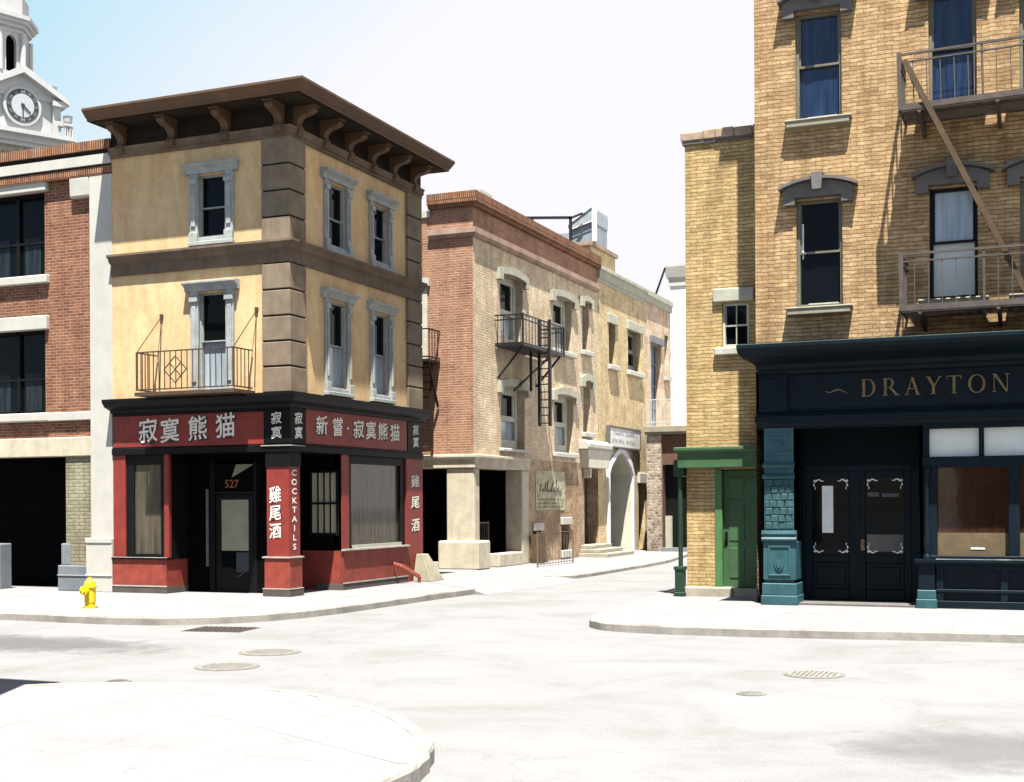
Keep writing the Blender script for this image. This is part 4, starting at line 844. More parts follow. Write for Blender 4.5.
# third alley building with the blue glazed door, terrace block and white house behind
m3 = empty('narrow_house', (XM, 57.2, .12), 'pinkish brick house with tall blue glazed door opening on the terrace', 'building')
D3 = (56.15,57.75,5.42,9.3)
MB().wall(FMB, 55.18, 59.36, .1, 11.2, [D3, (58.35,59.0,8.0,9.9)], .35).quad((XM,59.36,.1),(-26,59.36,.1),(-26,59.36,11.2),(XM,59.36,11.2)).build('wall', M['pinkbrick'], m3)
MB().box(-26,XM-.02,55.18,59.36,10.9,11).build('roof', M['roofgrey'], m3)
MB().prof(FMB, [(-.3,11.0),(.04,11.0),(.1,11.06),(.1,11.25),(.16,11.3),(.16,11.5),(-.3,11.52)], 55.18, 59.36).build('coping', M['alleystone'], m3)
gd = MB()
blue = mat('blue_door_paint', (.20,.28,.36), .6, .2)
for u in (D3[0], 56.9, D3[1]-.09): gd.fb(FMB, u, u+.09, -.32, -.24, D3[2], D3[3])
for z in (5.42, 6.4, 7.4, 8.4, 9.2): gd.fb(FMB, D3[0], D3[1], -.315, -.25, z, z+.09)
go = gd.build('glazed_door', blue, m3); MB().fb(FMB, D3[0], D3[1], -.34, -.32, D3[2], D3[3]).build('pane', glass('blue_door_glass', (.10,.16,.24), .1, .5, c2=(.24,.32,.42)), go)
MB().fb(FMB, 55.95,57.95,-.02,.12,9.3,9.6).build('door_lintel', M['greystone'], m3); MB().fb(FMB, 58.2,59.15,-.3,.14,7.8,8.0).build('sill', M['white'], m3); MB().fb(FMB, 58.35,59.0,-.36,-.33,8.0,9.9).build('window', mat('brown_shutter',(.16,.09,.07),.7), m3)

FPD = F('A', 53.0)
pb = empty('terrace_block', (-15, 53, .12), 'low brown brick block at the alley end with flint pillar and railed terrace roof', 'building')
MB().wall(FPD, -15.8, -9.0, .1, 5.0, [(-15.15,-13.6,.2,3.75,.5)], .5).quad((-15.8,53,.1),(-15.8,60,.1),(-15.8,60,5),(-15.8,53,5)).quad((-9,53,.1),(-9,60,.1),(-9,60,5),(-9,53,5)).build('wall', mat('dull_brown_wall',(.16,.085,.055),.85,.3), pb)
MB().box(-15.85,-13.98,52.75,60,5.02,5.1).box(-15.87,-13.96,52.7,60,5.1,5.36).build('terrace_slab', M['sill'], pb, bevel=.02)
MB().box(-13.98,-9,52.75,60,5.02,5.36).build('slab_extension', M['sill'], pb)
MB().box(-15.79,-15.16,52.86,53.02,.12,5.0).build('flint_pillar', M['flint'], pb)
do = MB().fb(FPD, -15.15,-13.6,-.5,-.47,.2,3.75).build('door', M['black'], pb)
MB().fb(FPD, -15.12,-14.85,-.46,-.3,.2,1.6).build('white_panel', M['alleystone'], do)
MB().fb(FPD, -15.15,-13.6,-.1,.3,.1,.28).build('step', M['greystone'], pb)
g = MB()
wi = mat('white_railing_paint',(.66,.66,.62),.6,.1)
for z in (6.45, 5.5): g.box(-15.8,-13.98,52.78,52.81,z,z+.04).box(-14.0,-13.97,52.78,57,z,z+.04)
for i in range(17): x = -15.78+i*.112; g.box(x-.009,x+.009,52.785,52.805,5.36,6.45)
for i in range(30): y = 52.8+i*.14; g.box(-13.995,-13.975,y-.009,y+.009,5.36,6.45)
g.build('railing', wi, pb)
wh = empty('white_house', (-13, 60, .12), 'plain white rendered house with pale cornice behind the terrace block', 'building')
MB().box(-16.75,-8,60.1,70,.1,12.75).build('wall', M['far_white'], wh)
MB().sweep(lambda d: [(-16.75-d,70),(-16.75-d,60.1-d),(-8,60.1-d)], [(0,12.4),(.06,12.4),(.06,12.7),(.14,12.8),(.2,13.1),(.24,13.3),(.24,13.42),(-.4,13.44),(-.4,12.4)]).build('cornice', M['white'], wh)
MB().bar((-17.5,59.6,11.5),(-16.85,59.6,13.2),.08).bar((-17.5,59.6,11.55),(-16.7,59.6,11.5),.08).build('stay', M['iron'], wh)
# railing in front of the basement windows
g = MB(); FX = F('B', XM+1.3)
for i in range(13): u = 38.9+i*.27; g.fb(FX, u-.006, u+.006, -.006, .006, .12, 1.2)
g.fb(FX, 38.85, 42.2, -.01, .01, 1.2, 1.225).fb(FX, 38.85, 42.2, -.008, .008, .2, .22).fb(FX, 42.17, 42.21, -.02, .02, .12, 1.26).fb(FX, 38.85, 38.89, -.02, .02, .12, 1.26)
tag(g.build('area_railing', mat('rust_railing_paint', (.22,.16,.115), .7, .4, 6)), 'thin rusty iron railing on the pavement before the basement windows', 'railing')
tag(MB().box(XM+.12, XM+.45, 41.3, 41.75, .12, 1.1).build('timber_post', M['plank']), 'short brown timber post beside the arcade end pillar', 'post')

# ------------------------------------------------------------------ narrow yellow brick building on the right
YN = 27.65; FN = F('A', YN); NL = -7.36
nb = empty('narrow_building', (-6.4, YN, .15), 'narrow yellow brick building with green door and green canopy beside the tall brick shop', 'building')
NW = (-6.56,-5.98,5.5,6.45); ND = (-6.6,-5.3,.34,2.88)
MB().wall(FN, NL, -5.0, .1, 10.0, [NW, ND], .22).quad((NL,YN,.1),(NL,40,.1),(NL,40,10),(NL,YN,10)).quad((NL,40,.1),(-5,40,.1),(-5,40,10),(NL,40,10)).build('wall', M['yellowbrick'], nb)
MB().box(NL,-5,YN+.1,40,9.9,10).build('roof', M['roofgrey'], nb)
cpz = MB(); x = NL-.08; rnd = random.Random(2)
while x < -5.2: l_ = rnd.uniform(.25,.5); cpz.box(x, x+l_-.004, YN-.1+rnd.uniform(0,.03), YN+.3, 10.0, 10.2+rnd.uniform(-.015,.02)); x += l_
cpz.build('coping', mat('cracked_cement', (.42,.31,.22), .9, .4, 4, .4, (.2,.14,.1), .6, k=.8), nb, bevel=.02)
MB().box(NL-.05,-5,YN-.05,YN+.25,9.93,10.0).build('coping_band', M['hood'], nb)
sash(FN, nb, *NW, .12, M['frame_pale'], M['glass'], M['glass'], .5, .05, mull=1)
fbox('window_lintel', M['alleystone'], nb, FN, -6.75, -5.86, -.05, .08, 6.47, 6.76, .02)
fbox('window_sill', M['alleystone'], nb, FN, -6.72, -5.85, -.1, .12, 5.33, 5.49, .02)
aw = MB().box(NL-.12,-5.3,YN-.32,YN+.01,2.92,3.26).sweep(lambda d: [(NL-.12-d,YN+.6),(NL-.12-d,YN-.32-d),(-5.3,YN-.32-d)], [(-.05,3.24),(.03,3.24),(.07,3.3),(.07,3.36),(-.05,3.37)]).build('door_canopy', M['green'], nb, bevel=.01)
MB().box(NL-.24,NL-.02,YN-.2,YN+.6,2.75,3.1).build('canopy_return', M['dgreen'], nb)
do = MB().fb(FN, -6.58,-5.45,-.2,-.12,.34,2.86)
do = do.build('door', M['green'], nb)
pn = MB()
for a, b in ((-6.46,-6.13),(-6.0,-5.62)):
    for z0, z1 in ((.55,1.2),(1.35,2.25),(2.38,2.72)): pn.fb(FN, a, b, -.12, -.105, z0, z1)
pn.build('panel', M['green'], do, bevel=.012)
MB().tube(FN.P(-6.52,-.12,1.4), FN.P(-6.52,-.06,1.4), .035, 10).fb(FN,-6.55,-6.49,-.12,-.11,1.25,1.55).build('handle', M['black'], do)
MB().fb(FN, -6.74,-6.58,-.22,.02,.34,2.9).build('door_frame', M['lightgreen'], nb, bevel=.01)
MB().box(NL-.05,-6.35,YN-.1,YN+.2,.12,.36).box(-6.35,-5.3,YN-.06,YN+.2,.12,.34).build('step', M['stone_step'], nb, bevel=.03)
dp = MB().tube((NL-.11,YN-.12,.75),(NL-.11,YN-.12,2.95),.05,10)
dpo = dp.build('downpipe', M['dgreen'], nb, smooth=True)
MB().box(NL-.22,NL-.02,YN-.22,YN-.02,.15,.76).box(NL-.24,NL-.0,YN-.24,YN,.72,.8).box(NL-.24,NL-.0,YN-.24,YN,.15,.24).build('pipe_boot', M['dgreen'], dpo, bevel=.01)

# ------------------------------------------------------------------ tall brick shop building on the right
YW = 26.15; FD = F('A', YW); DL, DR = -5.52, 5.0
db = empty('shop_building', (-1.5, YW, .15), 'tall ochre brick building with dark teal shopfront and iron fire escapes', 'building')
win = lambda a, z0, z1: (a, a+.92, z0, z1)
HW = [(-4.7,-3.8,9.72,11.85), (-4.7,-3.8,6.02,8.15), (-2.17,-1.3,9.72,11.85), (-2.17,-1.3,6.02,8.15), (-.55,.35,9.72,11.85), (-.55,.35,6.02,8.15)]
HW += [(h[0],h[1],h[2]+3.7,h[3]+3.7) for h in HW[::2]] + [(2.2,3.1,9.72,11.85),(2.2,3.1,6.02,8.15)]
MB().wall(FD, DL, DR, 4.8, 15.5, HW, .22).quad((DL,YW,.1),(DL,38,.1),(DL,38,15.5),(DL,YW,15.5)).quad((DR,YW,.1),(DR,38,.1),(DR,38,15.5),(DR,YW,15.5)).quad((DL,38,.1),(DR,38,.1),(DR,38,15.5),(DL,38,15.5)).quad((DL,YW,15.5),(DR,YW,15.5),(DR,38,15.5),(DL,38,15.5)).build('wall', M['ochrebrick'], db)
MB().prof(FD, [(-.2,15.3),(.1,15.3),(.2,15.5),(.6,15.8),(.65,16.0),(-.2,16.05)], DL-.1, DR+.1).build('cornice', M['cornice'], db)
for i, (a, b, z0, z1) in enumerate(HW):
    lite = i in (3,)
    up = M['glass_blue'] if z0 > 9 and i != 0 else (M['glass_cur'] if lite else M['glass'])
    if i == 0: up = M['glass_blue']
    wd = sash(FD, db, a, b, z0, z1, .14, M['frame_olive'] if not lite else M['black'], up, up if not lite else M['glass_white'], .52, .06)
    um = (a+b)/2
    top = arch_pts(a-.36, b+.36, z1+.26, .2); bot = [(b+.02, z1+.02), (a-.02, z1+.02)]
    hd = MB().prism(FD, [(a-.22,z1-.1),(a-.22,z1+.2)] + arch_pts(a-.22, b+.22, z1+.2, .15) + [(b+.22,z1-.1),(b+.0,z1-.1),(b+.0,z1+.04),(a-.0,z1+.04),(a-.0,z1-.1)], -.02, .16)
    hd.prism(FD, arch_pts(a-.31, b+.31, z1+.25, .17) + arch_pts(a-.31, b+.31, z1+.19, .17)[::-1], -.02, .27)
    hd.prism(FD, [(um-.085,z1+.15),(um+.085,z1+.15),(um+.115,z1+.48),(um-.115,z1+.48)], -.02, .3)
    hd.build('lintel', M['hood'], wd)
    MB().fb(FD, a-.16, b+.17, -.2, .2, z0-.15, z0).fb(FD, a-.2, b+.2, -.1, .22, z0-.04, z0-.0).build('sill', M['sill'], wd, bevel=.015)
    if i in (0, 1): MB().fb(FD, a+.22, b-.1, -.19, -.1, z0+.02, z0+.1).build('sill_board', M['frame_pale'], wd)
    if i == 1: MB().fb(FD, a+.09, a+.12, -.17, -.165, z0+1.0, z0+1.7).build('blind_cord', M['etch'], wd)
# fire escapes
def fescape(zb, zt, extra):
    p = MB(); u0, u1, dd = -2.6, 3.2, 1.12
    p.fb(FD, u0, u1, dd-.03, dd, zb-.06, zb+.08).fb(FD, u0, u0+.03, .0, dd, zb-.06, zb+.08)
    for k in range(14): p.fb(FD, u0, u1, .06+k*.077, .127+k*.077, zb-.03, zb)
    for u in (u0+.35, -.9, .7, 2.5): p.prof(FD, [(0,zb-.06),(dd,zb-.06),(dd,zb-.1),(0,zb-.3)], u-.03, u+.03)
    fe = p.build('fire_escape', M['iron_grey'], db)
    r_ = MB()
    for z, t in ((zt,.02),(zt-.14,.013)): r_.fb(FD, u0, u1, dd-.04, dd, z-t, z+t).fb(FD, u0, u0+.04, .0, dd, z-t, z+t)
    n = 24
    for i in range(n+1): u = u0+.02+(u1-u0-.04)*i/n; t = .02 if i % 6 == 0 else .0085; r_.fb(FD, u-t, u+t, dd-.03, dd-.01, zb+.08, zt-(.0 if i % 6 == 0 else .14))
    for i in range(1, 6): r_.fb(FD, u0+.01, u0+.03, dd*i/6-.009, dd*i/6+.009, zb+.08, zt)
    r_.fb(FD, u0-.02, u0+.06, dd-.07, dd+.01, zb, zt+.04)
    r_.build('railing', M['iron_grey'], fe)
    return fe
f0 = fescape(9.42, 10.42, 1); f1 = fescape(5.72, 6.74, 0)
for k, fo in enumerate((f0, f1)):
    fo.rotation_euler.y = -R(1.15 if k == 0 else .2)
    # pivot at the platform's left end
    px = Vector((-2.6 + 1.5, 0, (9.42 if k == 0 else 5.72) - .15)); rot = Matrix.Rotation(fo.rotation_euler.y, 3, 'Y')
    fo.location = px - rot @ px
lad = empty('ladder', (-1.6, YW-.8, 5.8), 'weathered wooden plank ladder slanting between the two fire escapes of the brick shop', 'ladder')
MB().bar((-2.5,YW-1.16,10.3),(-.35,YW-.98,5.75),.10,.06).build('stringer', M['plank'], lad)
MB().bar((-2.5,YW-.62,10.3),(-.35,YW-.44,5.75),.06,.05).build('stringer', M['iron_rust'], lad)
g = MB()
for i in range(1, 16): t = i/16; x, z = -2.5+2.15*t, 10.3-4.55*t; g.box(x-.05,x+.05,YW-1.1+.18*t,YW-.64+.18*t,z-.012,z+.012)
g.build('tread', M['iron_rust'], lad)

# shopfront
YD = 25.85; FS = F('A', YD)
fas = MB().fb(FS, -5.40, DR, -.32, .0, 3.62, 4.86)
fas.build('fascia', M['navy'], db)
MB().sweep(lambda d: [(-5.40-d*.25, YW), (-5.40-d*.25, YD-d), (DR, YD-d)], [(-.2,4.70),(.03,4.70),(.05,4.76),(.12,4.8),(.15,4.88),(.4,4.93),(.75,4.98),(.9,5.06),(.95,5.14),(.95,5.2),(-.2,5.24)]).build('canopy', M['navy'], db)
MB().sweep(lambda d: [(-5.40-d*.25, YW), (-5.40-d*.25, YD-d), (DR, YD-d)], [(.89,5.202),(.95,5.202),(.95,5.214),(.89,5.22)]).build('canopy_highlight', mat('pale_teal_highlight',(.10,.17,.15),.6,.5,7), db)  # pale strip stands for the highlight along the canopy edge
MB().sweep(lambda d: [(-5.40-d*.5, YW), (-5.40-d*.5, YD-d), (DR, YD-d)], [(-.1,3.66),(.05,3.66),(.07,3.72),(.12,3.76),(.12,3.86),(.08,3.92),(-.1,3.94)]).build('fascia_rail', M['navy'], db)
sgn = MB().fb(FS, -4.7, DR, 0, .02, 4.0, 4.62).build('sign_panel', M['navy'], db)
MB().fb(FS, -4.78, DR, 0, .045, 4.62, 4.67).fb(FS, -4.78, DR, 0, .045, 3.96, 4.0).fb(FS, -4.78, -4.7, 0, .04, 4.0, 4.62).build('sign_frame', M['navy'], sgn, bevel=.01)
fbox('fascia_block', M['navy'], db, FS, -5.39, -4.84, 0, .06, 3.95, 4.7)
MB().fb(FS, -5.32, -4.94, .06, .075, 4.05, 4.62).build('block_panel', M['navy'], db, bevel=.01)
# serif capitals
def serif(par, f, word, u, z, H_, d):
    mb = MB(); k = [0]
    T, t = H_*.15, H_*.055
    def poly(pts, cx):
        k[0] += 1; mb.prism(f, [(cx + a*H_, z + b*H_) for a, b in pts], d, d + .008 + .0006*k[0])
    def stem(cx, x0, x1, w=.15): poly([(x0,0),(x0+w,0),(x1+w,1),(x1,1)], cx)
    def ser(cx, x, y, w=.34, h=.045): poly([(x-w/2,y),(x+w/2,y),(x+w/2-.06,y+h),(x-w/2+.06,y+h)], cx)
    def bowl(cx, x, yc, rx, ry, a0, a1, n=18, thick=.15, thin=.05):
        o = []; i_ = []
        for j in range(n+1):
            a = R(a0 + (a1-a0)*j/n); o.append((x+rx*math.cos(a), yc+ry*math.sin(a))); i_.append((x+(rx-thick)*math.cos(a), yc+(ry-thin)*math.sin(a)))
        for j in range(n): poly([o[j], o[j+1], i_[j+1], i_[j]], cx)
    for c in word:
        if c == 'D': stem(u,.08,.08); ser(u,.155,0,.3); ser(u,.155,.955,.3); poly([(.16,0),(.36,0),(.36,.05),(.16,.05)],u); poly([(.16,.95),(.36,.95),(.36,1),(.16,1)],u); bowl(u,.36,.5,.45,.5,-90,90); ad = 1.0
        elif c == 'R': stem(u,.08,.08); ser(u,.155,0,.34); ser(u,.155,.955,.3); poly([(.16,.95),(.36,.95),(.36,1),(.16,1)],u); poly([(.16,.46),(.36,.46),(.36,.51),(.16,.51)],u); bowl(u,.36,.73,.28,.27,-90,90); poly([(.34,.48),(.5,.48),(.92,0),(.74,0)],u); poly([(.7,0),(.98,0),(.98,.04),(.7,.04)],u); ad = 1.0
        elif c == 'A': poly([(.1,0),(.16,0),(.46,1),(.42,1)],u); poly([(.36,1),(.5,1),(.82,0),(.66,0)],u); poly([(.2,.33),(.66,.33),(.66,.38),(.22,.38)],u); ser(u,.13,0,.28); ser(u,.76,0,.32); ad = .95
        elif c == 'Y': poly([(.36,0),(.51,0),(.51,.48),(.36,.48)],u); poly([(.36,.46),(.51,.46),(.24,1),(.06,1)],u); poly([(.44,.46),(.51,.46),(.82,1),(.76,1)],u); ser(u,.43,0,.34); ser(u,.15,.955,.3); ser(u,.79,.955,.26); ad = .92
        elif c == 'T': poly([(.34,0),(.49,0),(.49,1),(.34,1)],u); poly([(.02,.945),(.81,.945),(.81,1),(.02,1)],u); poly([(.02,.8),(.06,.8),(.09,.95),(.02,.95)],u); poly([(.81,.8),(.77,.8),(.74,.95),(.81,.95)],u); ser(u,.415,0,.34); ad = .92
        elif c == 'O': bowl(u,.5,.5,.46,.52,0,360,32); ad = 1.08
        elif c == 'N': poly([(.1,0),(.15,0),(.15,1),(.1,1)],u); poly([(.78,0),(.83,0),(.83,1),(.78,1)],u); poly([(.06,1),(.24,1),(.84,0),(.74,0)],u); ser(u,.125,0,.26); ser(u,.1,.955,.22); ser(u,.81,.955,.26); ad = 1.0
        u += ad*H_*1.0 + .20*H_
    return mb.build('lettering', M['gold'], par)
serif(sgn, F('A', YD-.02), 'DRAYTON', -3.42, 4.2, .335, .002)
tl = [(-4.1,4.33),(-4.03,4.30),(-3.97,4.315),(-3.9,4.345),(-3.83,4.35),(-3.76,4.325),(-3.70,4.285),(-3.65,4.25)]
g = MB()
for i, (p, q_) in enumerate(zip(tl, tl[1:])): g.bar((p[0],YD-.03,p[1]), (q_[0],YD-.03,q_[1]), .016, .016 + .012*math.sin(i*.6))
g.build('flourish', M['gold'], sgn)
# left pier
pr = MB().fb(FS, -5.3, -4.72, -.6, .02, .15, 3.64).build('shop_pier', M['teal'], db)
MB().fb(FS, -5.36, -4.64, -.6, .12, .15, .34).fb(FS, -5.34, -4.66, -.6, .1, .34, .58).build('pier_base', M['teal'], pr, bevel=.015)
MB().fb(FS, -5.32, -4.68, -.6, .08, .64, 1.4).build('pedestal', M['teal'], pr, bevel=.015)
g = MB().fb(FS, -5.22,-4.78,.08,.1,.72,.76).fb(FS, -5.22,-4.78,.08,.1,1.28,1.32).fb(FS, -5.22,-5.18,.08,.1,.76,1.28).fb(FS, -4.82,-4.78,.08,.1,.76,1.28)
g.build('panel_moulding', M['teal'], pr, bevel=.008)
rg = MB(); el = [(-5.0+.1*math.cos(2*math.pi*i/20), 1.02+.2*math.sin(2*math.pi*i/20)) for i in range(20)]
rg.prism(FS, el, .08, .105); rg.prism(FS, [(-5.0+.05*math.cos(2*math.pi*i/16), 1.02+.14*math.sin(2*math.pi*i/16)) for i in range(16)], .1, .125)
rg.build('oval_boss', M['teal'], pr)
MB().prof(FS, [(0,1.4),(.12,1.4),(.14,1.45),(.1,1.5),(.1,1.52),(.13,1.55),(.11,1.62),(0,1.62)], -5.34, -4.66).build('moulding', M['teal'], pr)
rb = MB(); rnd = random.Random(8)
for r_ in range(7):
    z = 1.64 + r_*.143; u = -5.28 - (r_ % 2)*.06
    while u < -4.76:
        l_ = rnd.uniform(.12,.19); a, b = max(u,-5.29), min(u+l_-.006,-4.73)
        if b-a > .03: rb.fb(FS, a, b, .0, .032+rnd.uniform(0,.022), z, z+.137)
        u += l_
rb.build('rough_block', M['teal_rust'], pr, bevel=.015)
for z0 in (2.64, 2.86):
    MB().prof(FS, [(0,z0),(.08,z0),(.11,z0+.04),(.06,z0+.09),(0,z0+.1)], -5.32, -4.7).build('moulding', M['teal'], pr)
MB().fb(FS, -5.22,-4.8,.02,.035,3.1,3.16).fb(FS, -5.22,-4.8,.02,.035,3.5,3.55).build('panel_moulding', M['teal'], pr)
MB().prism(FS, [(-5.0,3.26),(-4.93,3.33),(-5.0,3.4),(-5.07,3.33)], .02, .045).build('diamond_boss', M['teal'], pr)
# recessed entrance
FE = F('A', YD+1.0)
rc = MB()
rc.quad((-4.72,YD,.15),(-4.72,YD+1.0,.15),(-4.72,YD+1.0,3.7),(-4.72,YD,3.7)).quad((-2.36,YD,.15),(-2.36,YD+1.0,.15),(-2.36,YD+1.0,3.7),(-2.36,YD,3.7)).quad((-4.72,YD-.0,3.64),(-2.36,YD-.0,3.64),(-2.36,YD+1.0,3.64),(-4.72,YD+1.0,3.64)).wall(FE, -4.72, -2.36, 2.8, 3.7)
rc.build('recess_wall', mat('shaded_teal_paint', (.003,.008,.012), .6, .3, 3, 0, spec=.08), db)  # darker copy of the shop paint, recess shade put into the colour
def door(a, b, notice_or_reflection):
    z0, z1 = .2, 2.8
    o = MB().fb(FE, a, a+.14, -.06, 0, z0, z1).fb(FE, b-.14, b, -.06, 0, z0, z1).fb(FE, a+.14, b-.14, -.06, 0, 2.66, z1).fb(FE, a+.14, b-.14, -.06, 0, .95, 1.12).fb(FE, a+.14, b-.14, -.06, 0, z0, .42).fb(FE, a+.14, b-.14, -.06, -.03, .42, .95).build('door', M['navy'], db, bevel=.012)
    MB().fb(FE, a+.22, b-.22, -.03, -.005, .5, .87).build('panel', M['navy'], o, bevel=.02)
    MB().fb(FE, a+.14, b-.14, -.05, -.03, 1.12, 2.66).build('pane', M['glass'], o)
    for su, uu in ((1, a+.17), (-1, b-.17)):
        for sz, zz_ in ((1, 1.15), (-1, 2.63)):
            e = MB()
            for j in range(6):
                t0, t1 = j/6, (j+1)/6
                e.bar(FE.P(uu+su*.02+su*.02*math.sin(t0*9), -.026, zz_+sz*.2*t0), FE.P(uu+su*.02+su*.02*math.sin(t1*9), -.026, zz_+sz*.2*t1), .035*(1-t0*.7), .008)
                e.bar(FE.P(uu+su*.2*t0, -.026, zz_+sz*.02+sz*.02*math.sin(t0*9)), FE.P(uu+su*.2*t1, -.026, zz_+sz*.02+sz*.02*math.sin(t1*9)), .008, .035*(1-t0*.7))
            e.build('etched_ornament', M['etch'], o)
    if notice_or_reflection: MB().fb(FE, a+.34, a+.56, -.029, -.024, 1.55, 2.5).build('notice_or_reflection', mat('white_reflection_paint', (.8,.81,.76), .7, .15, 5, 0, k=1), o)  # white panel stands for a tower reflection in the door glass
    else:
        MB().fb(FE, a+.16, b-.16, -.029, -.026, 1.18, 1.52).build('grey_reflection', mat('grey_reflection_paint',(.17,.17,.155),.8), o)  # grey panel stands for a reflection in the door glass
        MB().fb(FE, a+.18, a+.4, -.029, -.025, 2.28, 2.36).fb(FE, a+.46, b-.24, -.029, -.025, 2.27, 2.34).build('lettering', mat('dim_door_lettering',(.16,.17,.17),.8,.6,20), o)
    return o
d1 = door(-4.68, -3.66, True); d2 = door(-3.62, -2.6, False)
MB().fb(FE, -3.68, -3.6, -.05, .015, .2, 2.8).fb(FE, -2.6, -2.36, -.06, .0, .15, 2.8).fb(FE, -4.72, -4.68, -.06, 0, .15, 2.8).fb(FE, -4.68, -2.6, -.05, .02, 2.8, 2.9).build('door_frame', M['navy'], db)
MB().tube(FE.P(-3.54,0,1.3), FE.P(-3.54,.06,1.3), .035, 10).fb(FE, -3.575, -3.505, 0, .012, 1.2, 1.42).build('handle', M['brass'], d2)
MB().fb(FS, -4.72, -2.36, -1.1, -.02, .15, .19).build('threshold', M['hood'], db)
# window bay
bp = MB().fb(FS, -2.38, -2.08, -.4, .04, .15, 1.0).build('bay_pedestal', M['navy'], db, bevel=.01)
MB().fb(FS, -2.42, -2.04, -.4, .1, .15, .33).fb(FS, -2.4, -2.06, -.4, .075, .33, .5).build('pedestal_base', M['teal'], bp, bevel=.012)
MB().prof(FS, [(-.3,.98),(.06,.98),(.12,1.03),(.12,1.08),(-.3,1.09)], -2.44, DR).build('bay_sill', M['navy'], db)
MB().fb(FS, -2.05, DR, .09, .125, 1.082, 1.096).build('sill_edge', mat('worn_pale_edge',(.30,.34,.32),.7,.6,6), db)
cl = MB().lathe((-2.22,YD-.02,1.08), [(.075,0),(.075,.06),(.05,.1),(.055,.16),(.07,.3),(.06,.42),(.045,.5),(.04,1.5),(.05,1.6),(.07,1.66),(.07,1.72),(.05,1.76)], 14).build('colonette', M['navy'], db, smooth=True)
sr = MB().fb(FS, -2.06, DR, -.25, -.05, .15, .98)
for u in (-2.06, -.92, .5, 1.9): sr.fb(FS, u, u+.13, -.05, .0, .3, .98)
sr.fb(FS, -2.06, DR, -.05, .02, .15, .3).fb(FS, -2.06, DR, -.05, .012, .46, .52).fb(FS, -2.06, DR, -.05, .012, .88, .98)
sr.build('stall_riser', M['navy'], db, bevel=.008)
bw = MB()
for a, b in ((-2.3,-2.04),(-.78,-.58),(.95,1.15),(2.7,2.9)): bw.fb(FS, a, b, -.3, -.05, 1.08, 2.9)
bw.fb(FS, -2.3, DR, -.28, .0, 2.82, 3.02).fb(FS, -2.3, DR, -.28, -.02, 3.55, 3.64).fb(FS, -2.3, DR, -.28, -.03, 1.08, 1.15)
for u in (-2.3, -1.29, -.33, .63, 1.59, 2.55, 3.51): bw.fb(FS, u, u+(.12 if u < -2 else .09), -.27, -.06, 3.02, 3.55)
bwo = bw.build('shop_window', M['navy'], db, bevel=.01)
MB().fb(FS, -2.2, DR, -.2, -.17, 3.02, 3.55).build('transom_pane', mat('pale_transom_glass',(.66,.68,.62),.35,.08,4,0,spec=.5,k=1), bwo)
MB().fb(FS, -2.04, DR, -.22, -.2, 1.15, 2.82).build('pane', glass('painted_reflection_glass',(.034,.014,.008),.05,.35,c2=(.022,.009,.0055)), bwo)  # brown tint puts the mirrored brick house into the glass colour
MB().fb(FS, -2.04, DR, -.199, -.19, 1.15, 1.58).build('ground_reflection', M['tan_reflection'], bwo)  # tan strip stands for the ground mirrored in the shop window
MB().fb(FS, -1.45, -1.2, -.19, -.18, 1.27, 1.3).build('price_card', M['etch'], bwo)

# ------------------------------------------------------------------ hydrant and covers
HX, HY = -17.71, 20.77
hy = empty('fire_hydrant', (HX, HY, .15), 'small yellow fire hydrant on the pavement before the white pilaster', 'fire hydrant')
MB().lathe((HX,HY,.15), [(.13,0),(.13,.035),(.095,.04),(.095,.09),(.105,.1),(.105,.33),(.125,.34),(.125,.37),(.10,.38)], 20).build('barrel', M['hydrant'], hy, smooth=True)
MB().lathe((HX,HY,.52), [(.115,0),(.11,.04),(.085,.08),(.04,.105),(.03,.11),(.03,.14),(.001,.142)], 20).build('bonnet', M['hydrant'], hy, smooth=True)
for dx, dy in ((-1,-.1),(.1,-1)):
    v = Vector((dx,dy,0)).normalized(); p = Vector((HX,HY,.44))
    MB().tube(p+v*.06, p+v*.16, .055, 12).tube(p+v*.15, p+v*.19, .068, 8).tube(p+v*.185, p+v*.215, .025, 6).build('outlet', M['hydrant'], hy, smooth=True)
def cover(x, y, r, name, label, ring=True, rough=None):
    o = empty(name, (x, y, 0), label, 'manhole cover', 'iron covers in the roadway')
    MB().tube((x,y,.0),(x,y,.008),r,40).build('rim', M['cast'], o)
    g = MB().tube((x,y,.006),(x,y,.013),r*.88,40)
    g.build('lid', M['cover_lid'], o)
    s = MB(); n = 5
    for i in range(-n, n+1):
        for j in range(-n, n+1):
            if math.hypot(i, j) <= n*.92: a = r*.84/n; s.box(x+i*a-a*.28, x+i*a+a*.28, y+j*a-a*.28, y+j*a+a*.28, .012, .017)
    s.build('tread_stud', M['cast'], o)
hy.scale = (1.02,1.02,1.2)
cover(-10.73, 16.48, .46, 'manhole_cover', 'round manhole cover in the roadway, farther of the two close together')
cover(-10.33, 14.82, .44, 'manhole_cover', 'round pale manhole cover in the roadway, nearer of the two close together')
cover(-2.81, 16.70, .38, 'manhole_cover', 'rough edged round manhole cover in the road before the teal shopfront')
cover(-3.20, 14.80, .17, 'valve_cover', 'small dark round valve cover in the road, alone near the road centre')
cover(-10.75, 13.1, .17, 'valve_cover', 'small reddish round valve cover by the near left pavement edge')
gr = empty('drain_grate', (-13.5, 19.2, 0), 'dark square drain grate in the road by the left kerb', 'drain grate', rz=R(8))
MB().box(-.55,.55,-.42,.42,0,.008).build('frame', M['grate'], gr, local=True)
g = MB()
for i in range(11): g.box(-.5+i*.095,-.45+i*.095,-.37,.37,.006,.018)
g.build('grate_bar', M['iron_grey'], gr, local=True)

